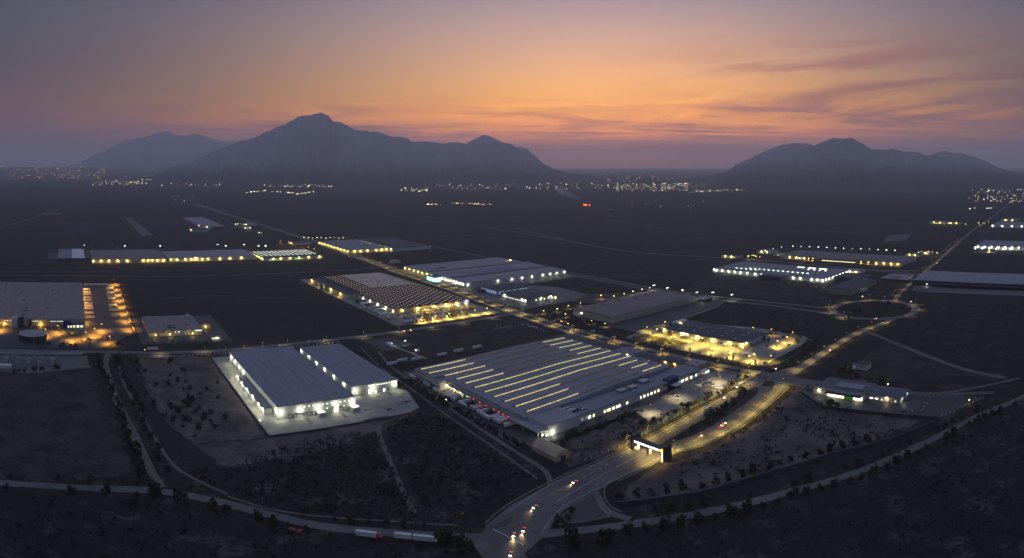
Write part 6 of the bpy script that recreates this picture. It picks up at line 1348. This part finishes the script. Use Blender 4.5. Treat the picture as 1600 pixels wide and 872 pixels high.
for x in range(12): plant(TREE, at(232 + x * 9 + RNG.uniform(-2, 2), 541.5 - x * .25), 'tree along the street in front of the beige office factory, {} along', 'street trees before the office factory', 1.0)
for x, y in ((99, 541), (94, 543), (76, 541), (66, 542), (60, 541), (110, 543), (118, 543), (138, 537), (140, 540), (185, 543), (192, 543)): plant(BUSHY, at(x, y), 'dark tree by the orange-lit tank yard', 'trees by the tank yard', .85)
for x, y in ((30, 582), (22, 583), (38, 583), (54, 581), (67, 580), (88, 578), (92, 578)): plant(BIGSH, at(x, y), 'dark bush below the substation wall, {} along', 'bushes below the substation wall', 1.1)
for x, y in ((868, 822), (880, 818), (886, 808), (890, 812), (878, 812), (893, 801), (870, 816)): plant(SHRUB, at(x, y), 'shrub growing on the paved triangle', 'shrubs on the paved triangle', .8)
for i in range(20): plant(BIGSH, xy(*along_line([(372, 356), (422, 318), (477, 291), (535, 261), (589, 222)], 13)[i % 20][0] + np.array((2, 5 + RNG.uniform(-2, 3)))), 'dark bush against the long stone wall, {} along', 'bushes against the long stone wall', 1.0)
# uncountable scrub: one object for each field
def scrub(label, poly, n, rmin, rmax, leaves=12, clump=.5, mat='scrub', avoid=None):
    P = np.array(poly); rg = np.random.default_rng(len(label) + n); lo, hi = P.min(0), P.max(0); k = n * 4
    ctr = rg.uniform(lo, hi, (max(8, n // 14), 2)); q = np.where(rg.random(k)[:, None] < clump, ctr[rg.integers(0, len(ctr), k)] + rg.normal(0, 9, (k, 2)), rg.uniform(lo, hi, (k, 2)))
    q = q[in_poly(P, q[:, 0], q[:, 1])][:n]; out = []
    base = [leaf_cloud(rg, leaves, 1.0, 1.1, .05, .36, 4) for _ in range(9)]
    for (u, v) in q:
        s = rmin + (rmax - rmin) * rg.random() ** 2; b = base[rg.integers(0, 9)]; a = rg.uniform(0, 6.28); ca, sa = math.cos(a) * s, math.sin(a) * s; p = xy(u, v)
        out.append(np.stack([b[:, 0] * ca - b[:, 1] * sa + p.x, b[:, 0] * sa + b[:, 1] * ca + p.y, b[:, 2] * s * .9], 1))
    v = np.concatenate(out); tag(link('scrub', np_mesh('scrub', v, quads(v), MT[mat])), label, 'scrub', kind='stuff')
scrub('low scrub on the dark field below the twin warehouses', [(92, 555), (122, 514), (180, 465), (240, 412), (252, 470), (285, 585), (200, 588), (130, 555)], 1100, .7, 2.6, 14, .5)
scrub('dense scrub on the field between footpath and plant track', [(246, 414), (300, 405), (350, 428), (362, 590), (340, 605), (298, 598), (262, 480)], 900, .7, 2.8, 14, .4)
scrub('dry scrub outside the perimeter road, near its bend', [(-340, 528), (60, 514), (104, 492), (140, 462), (210, 408), (246, 372), (236, 330), (100, 380), (-120, 400), (-340, 430)], 1700, .7, 3.0, 12, .5)
scrub('dark scrub outside the perimeter road below the depot', [(300, 340), (361, 306), (471, 236), (598, 168), (737, 100), (850, 45), (640, 20), (420, 40), (290, 180), (262, 300)], 2400, .6, 2.2, 10, .35)
scrub('patchy scrub on the bare lot beside the entrance road', [(400, 362), (500, 352), (640, 358), (655, 312), (640, 205), (560, 242), (470, 292), (385, 345)], 620, .6, 2.4, 12, .75)
scrub('sparse scrub on the fallow field by the dirt track', [(-380, 565), (-380, 830), (16, 825), (30, 700), (46, 560)], 900, .5, 1.6, 8, .6)
scrub('scrub on the bare lot in front of the plant offices', [(388, 426), (398, 462), (500, 460), (505, 430), (450, 420)], 190, .5, 1.7, 12, .6)
scrub('scrub on the dark empty lot behind the skylight plant', [(402, 775), (412, 895), (690, 902), (692, 778)], 420, .5, 1.5, 8, .6)
scrub('scrub on the dark fields behind the cross street', [(100, 1135), (100, 1465), (480, 1465), (492, 1420), (492, 945), (250, 940), (240, 1130)], 800, .6, 1.8, 7, .5)
scrub('scrub between the dark truck yard and the roundabout', [(890, 460), (900, 680), (1035, 700), (1040, 500), (980, 462)], 500, .6, 1.9, 8, .5)
scrub('scrub between the wide grey plant and the far avenue', [(870, 880), (1035, 885), (1045, 1160), (940, 1160), (940, 1000)], 400, .6, 1.8, 7, .5)
scrub('scrub on the ground beyond the roundabout road', [(960, 380), (840, 210), (820, 140), (1250, 20), (1330, 430), (1200, 420), (1120, 350), (1030, 360)], 1300, .7, 2.2, 7, .5)
scrub('scrub in front of the far plant', [(1095, 560), (1300, 600), (1300, 960), (1100, 900)], 500, .6, 1.8, 7, .6)
scrub('scrub around the far dirt roads', [(-300, 1450), (700, 1470), (690, 1700), (-300, 1740)], 900, 1.0, 2.6, 6, .5)
scrub('scrub between the track and the concrete yard', [(363, 600), (372, 850), (392, 860), (380, 620)], 220, .6, 1.8, 10, .5)
# ------------------------------------------------------------------ far towns on the plain: houses with their lights, too far off to count
for nm, c, s in (('a', (1, .76, .38), 6.5), ('b', (1, .50, .13), 6.5), ('c', (.95, 1, .82), 6), ('d', (1, .25, .08), 3)): MT['town_' + nm] = m_emit('town_light_' + nm, c, s)
def town(label, box, n, mix='aabc', size=1.0, rows=None, name='town', houses=.5, hill=False):
    rg = np.random.default_rng(n + int(box[0])); x0, x1, y0, y1 = box; mb = MB(); mats = ['wall_dark', 'town_a', 'town_b', 'town_c', 'town_d']; ix = {'a': 1, 'b': 2, 'c': 3, 'd': 4}
    for i in range(n):
        if rows: t = rg.random(); r = rows[rg.integers(0, len(rows))]; px, py = r[0] + (r[2] - r[0]) * t, r[1] + (r[3] - r[1]) * t + rg.normal(0, .12)
        else: px, py = rg.uniform(x0, x1), y0 + (y1 - y0) * rg.random()
        p = at(px, py)
        if hill: d = rg.uniform(11200, 16800); t = (px - 800) / FOC; p = Vector((d * math.sin(t), d * math.cos(t), hill_z(d) * min(1, max(0, (250 - px) / 70)) + 14))
        d = math.hypot(p.x, p.y); k = d / 9000; s = size * 3.7 * k * (.42 + .8 * rg.random() ** 3); z = p.z + rg.uniform(4, 9) + 2 * k; m = ix[mix[rg.integers(0, len(mix))]]; b = len(mb.v)
        for q in ((s, 0, 0), (0, s, 0), (-s, 0, 0), (0, -s, 0), (0, 0, s), (0, 0, -s)): mb.v.append((p.x + q[0], p.y + q[1], z + s + q[2]))
        for f in ((0, 1, 4), (1, 2, 4), (2, 3, 4), (3, 0, 4), (1, 0, 5), (2, 1, 5), (3, 2, 5), (0, 3, 5)): mb.face([b + t for t in f], m)
        if rg.random() < houses: w, e = rg.uniform(4, 9, 2) * max(1, k); h = rg.uniform(3, 7); x, y = p.x + rg.normal(0, 14), p.y + rg.normal(0, 14); mb.box(x - w, y - e, p.z - 20, x + w, y + e, p.z + h, 0)
    tag(mb.build(name, mats), label, 'town', kind='stuff')
town('broad band of amber city lights on the far horizon', (0, 165, 261.5, 272), 230, 'abbbb', .85, hill=True)
town('bright amber streets at the near edge of the far city', (30, 110, 272, 277.5), 110, 'abb', .8)
town('thin string of lights under the low far ridge', (90, 215, 262.5, 274), 60, 'abb', .7, hill=True)
town('bright strip of lights at the foot of the high mountain', (0, 0, 0, 0), 75, 'aac', 1.0, [(227, 282, 262, 282.5), (262, 278.5, 308, 279.5), (315, 280, 372, 281.8)])
town('scattered lights on the plain below the low far ridge', (145, 230, 282, 291), 70, 'aacb', 1.1)
town('loose lights on the dark plain by the mountain foot', (250, 345, 286, 293), 26, 'acd', 1.2)
town('two lit sheds in line on the plain below the high mountain', (0, 0, 0, 0), 60, 'aac', 1.2, [(384, 302.5, 416, 299), (420, 300.5, 460, 303), (461, 305, 495, 301)])
town('small lights behind the two lit sheds', (402, 518, 288, 293.5), 55, 'aac', 1.1)
town('short string of lights on the plain under the pale peak', (626, 672, 294, 301), 34, 'aac', 1.1)
town('loose lights on the plain between the mountains', (680, 830, 287, 298), 80, 'aabc', 1.0)
town('lit roadside stop with an orange row on the dark plain', (0, 0, 0, 0), 46, 'aab', 1.2, [(738, 321, 768, 321.5), (665, 321, 690, 322.5), (705, 319.5, 750, 319.8)])
town('town lights spread between the two mountains', (830, 1110, 277, 297), 190, 'aaabc', .95)
town('dense glittering streets of the town below the dark ridge', (960, 1075, 288, 299.5), 150, 'aabcc', 1.0)
town('farthest faint lights under the sunset', (905, 1090, 270, 281), 70, 'aab', .7)
town('string of road lights running out of the town', (0, 0, 0, 0), 60, 'aac', 1.0, [(1075, 302, 1160, 298), (1055, 289, 1075, 288), (1080, 300, 1165, 297.5)])
town('few lights of farms on the plain before the town', (955, 1100, 311, 331), 12, 'ac', 1.0)
town('hillside village lights at the foot of the dark ridge', (1514, 1600, 297, 318), 120, 'aacc', 1.0)
town('bright yard near the hillside village', (0, 0, 0, 0), 22, 'c', 1.3, [(1514, 328.5, 1526, 327), (1541, 327.5, 1549, 327.3)])
town('faint lights on the slope below the dark ridge', (1270, 1440, 295, 312), 16, 'ac', .8)
town('lone lights far along the dirt plain', (270, 330, 305, 322), 7, 'acd', 1.2)
# brush fire with drifting smoke
F0 = at(915, 321)
o = thing('brush_fire', 'small orange brush fire burning far out on the plain', 'fire', F0); rg = np.random.default_rng(3)
for i in range(9):
    x, y, h, r = rg.normal(0, 11), rg.normal(0, 7), rg.uniform(5, 13), rg.uniform(2, 4); MB().cyl(x, y, 0, h * .5, r, 7, r * .7).cyl(x + .6, y, h * .5, h, r * .7, 7, .1).build('flame', 'fire', o)
point(o, (0, -6, 8), (1, .35, .08), 30000, 4)
def smoke():
    a, b = at(914, 321), at(868, 321); a.z, b.z = 8, 105; mb = MB(); n = 14; m = 10
    for i in range(n):
        t = i / (n - 1); c = a.lerp(b, t); c.z = 8 + 97 * t ** .7; r = (5 + 34 * t) * (1 if 0 < i < n - 1 else .2) * (1 + .16 * math.sin(i * 2.1))
        for j in range(m): q = 2 * math.pi * j / m; mb.v.append((c.x + r * .5 * math.sin(q * 2) * .2, c.y + r * math.cos(q), c.z + r * .8 * math.sin(q)))
    for i in range(n - 1):
        for j in range(m): k = (j + 1) % m; mb.face((i * m + j, (i + 1) * m + j, (i + 1) * m + k, i * m + k))
    mb.face(range(m)); mb.face(range(n * m - 1, (n - 1) * m - 1, -1))
    me = mb.mesh('smoke', 'steel'); me.materials.clear(); s = bpy.data.materials.new('grey_smoke'); s.use_nodes = True; nt = s.node_tree; nt.nodes.clear(); pv = nt.nodes.new('ShaderNodeVolumePrincipled'); q = nt.nodes.new('ShaderNodeOutputMaterial')
    pv.inputs['Density'].default_value = .007; pv.inputs['Color'].default_value = (.99, .96, .96, 1); nt.links.new(pv.outputs[0], q.inputs['Volume']); me.materials.append(s); s.cycles.homogeneous_volume = True
    tag(link('smoke', me), 'thin grey smoke drifting from the brush fire', 'smoke', kind='stuff')
smoke()
# ------------------------------------------------------------------ haze: one box of even, pale air round everything
def make_haze():
    a, z0, z1 = 43500, -6.0, 1420.0
    vs = [(sx * a, sy * a, z) for z in (z0, z1) for sx, sy in ((-1, -1), (1, -1), (1, 1), (-1, 1))]
    fs = [(3, 2, 1, 0), (4, 5, 6, 7), (0, 1, 5, 4), (1, 2, 6, 5), (2, 3, 7, 6), (3, 0, 4, 7)]
    me = bpy.data.meshes.new('haze'); me.from_pydata(vs, [], fs)
    m = bpy.data.materials.new('dusk_haze'); m.use_nodes = True; nt = m.node_tree; nt.nodes.clear()
    pv = nt.nodes.new('ShaderNodeVolumePrincipled'); o = nt.nodes.new('ShaderNodeOutputMaterial')
    pv.inputs['Color'].default_value = (*HAZE_COLOR, 1); pv.inputs['Density'].default_value = HAZE_DENSITY
    pv.inputs['Anisotropy'].default_value = HAZE_ANISO
    nt.links.new(pv.outputs[0], o.inputs['Volume']); me.materials.append(m)
    m.cycles.homogeneous_volume = True
    tag(link('haze', me), 'thin violet dusk haze over the plain', kind='stuff')
HAZE_COLOR, HAZE_DENSITY, HAZE_ANISO = (.925, .94, .985), 5.6e-5, 0.4
make_haze()
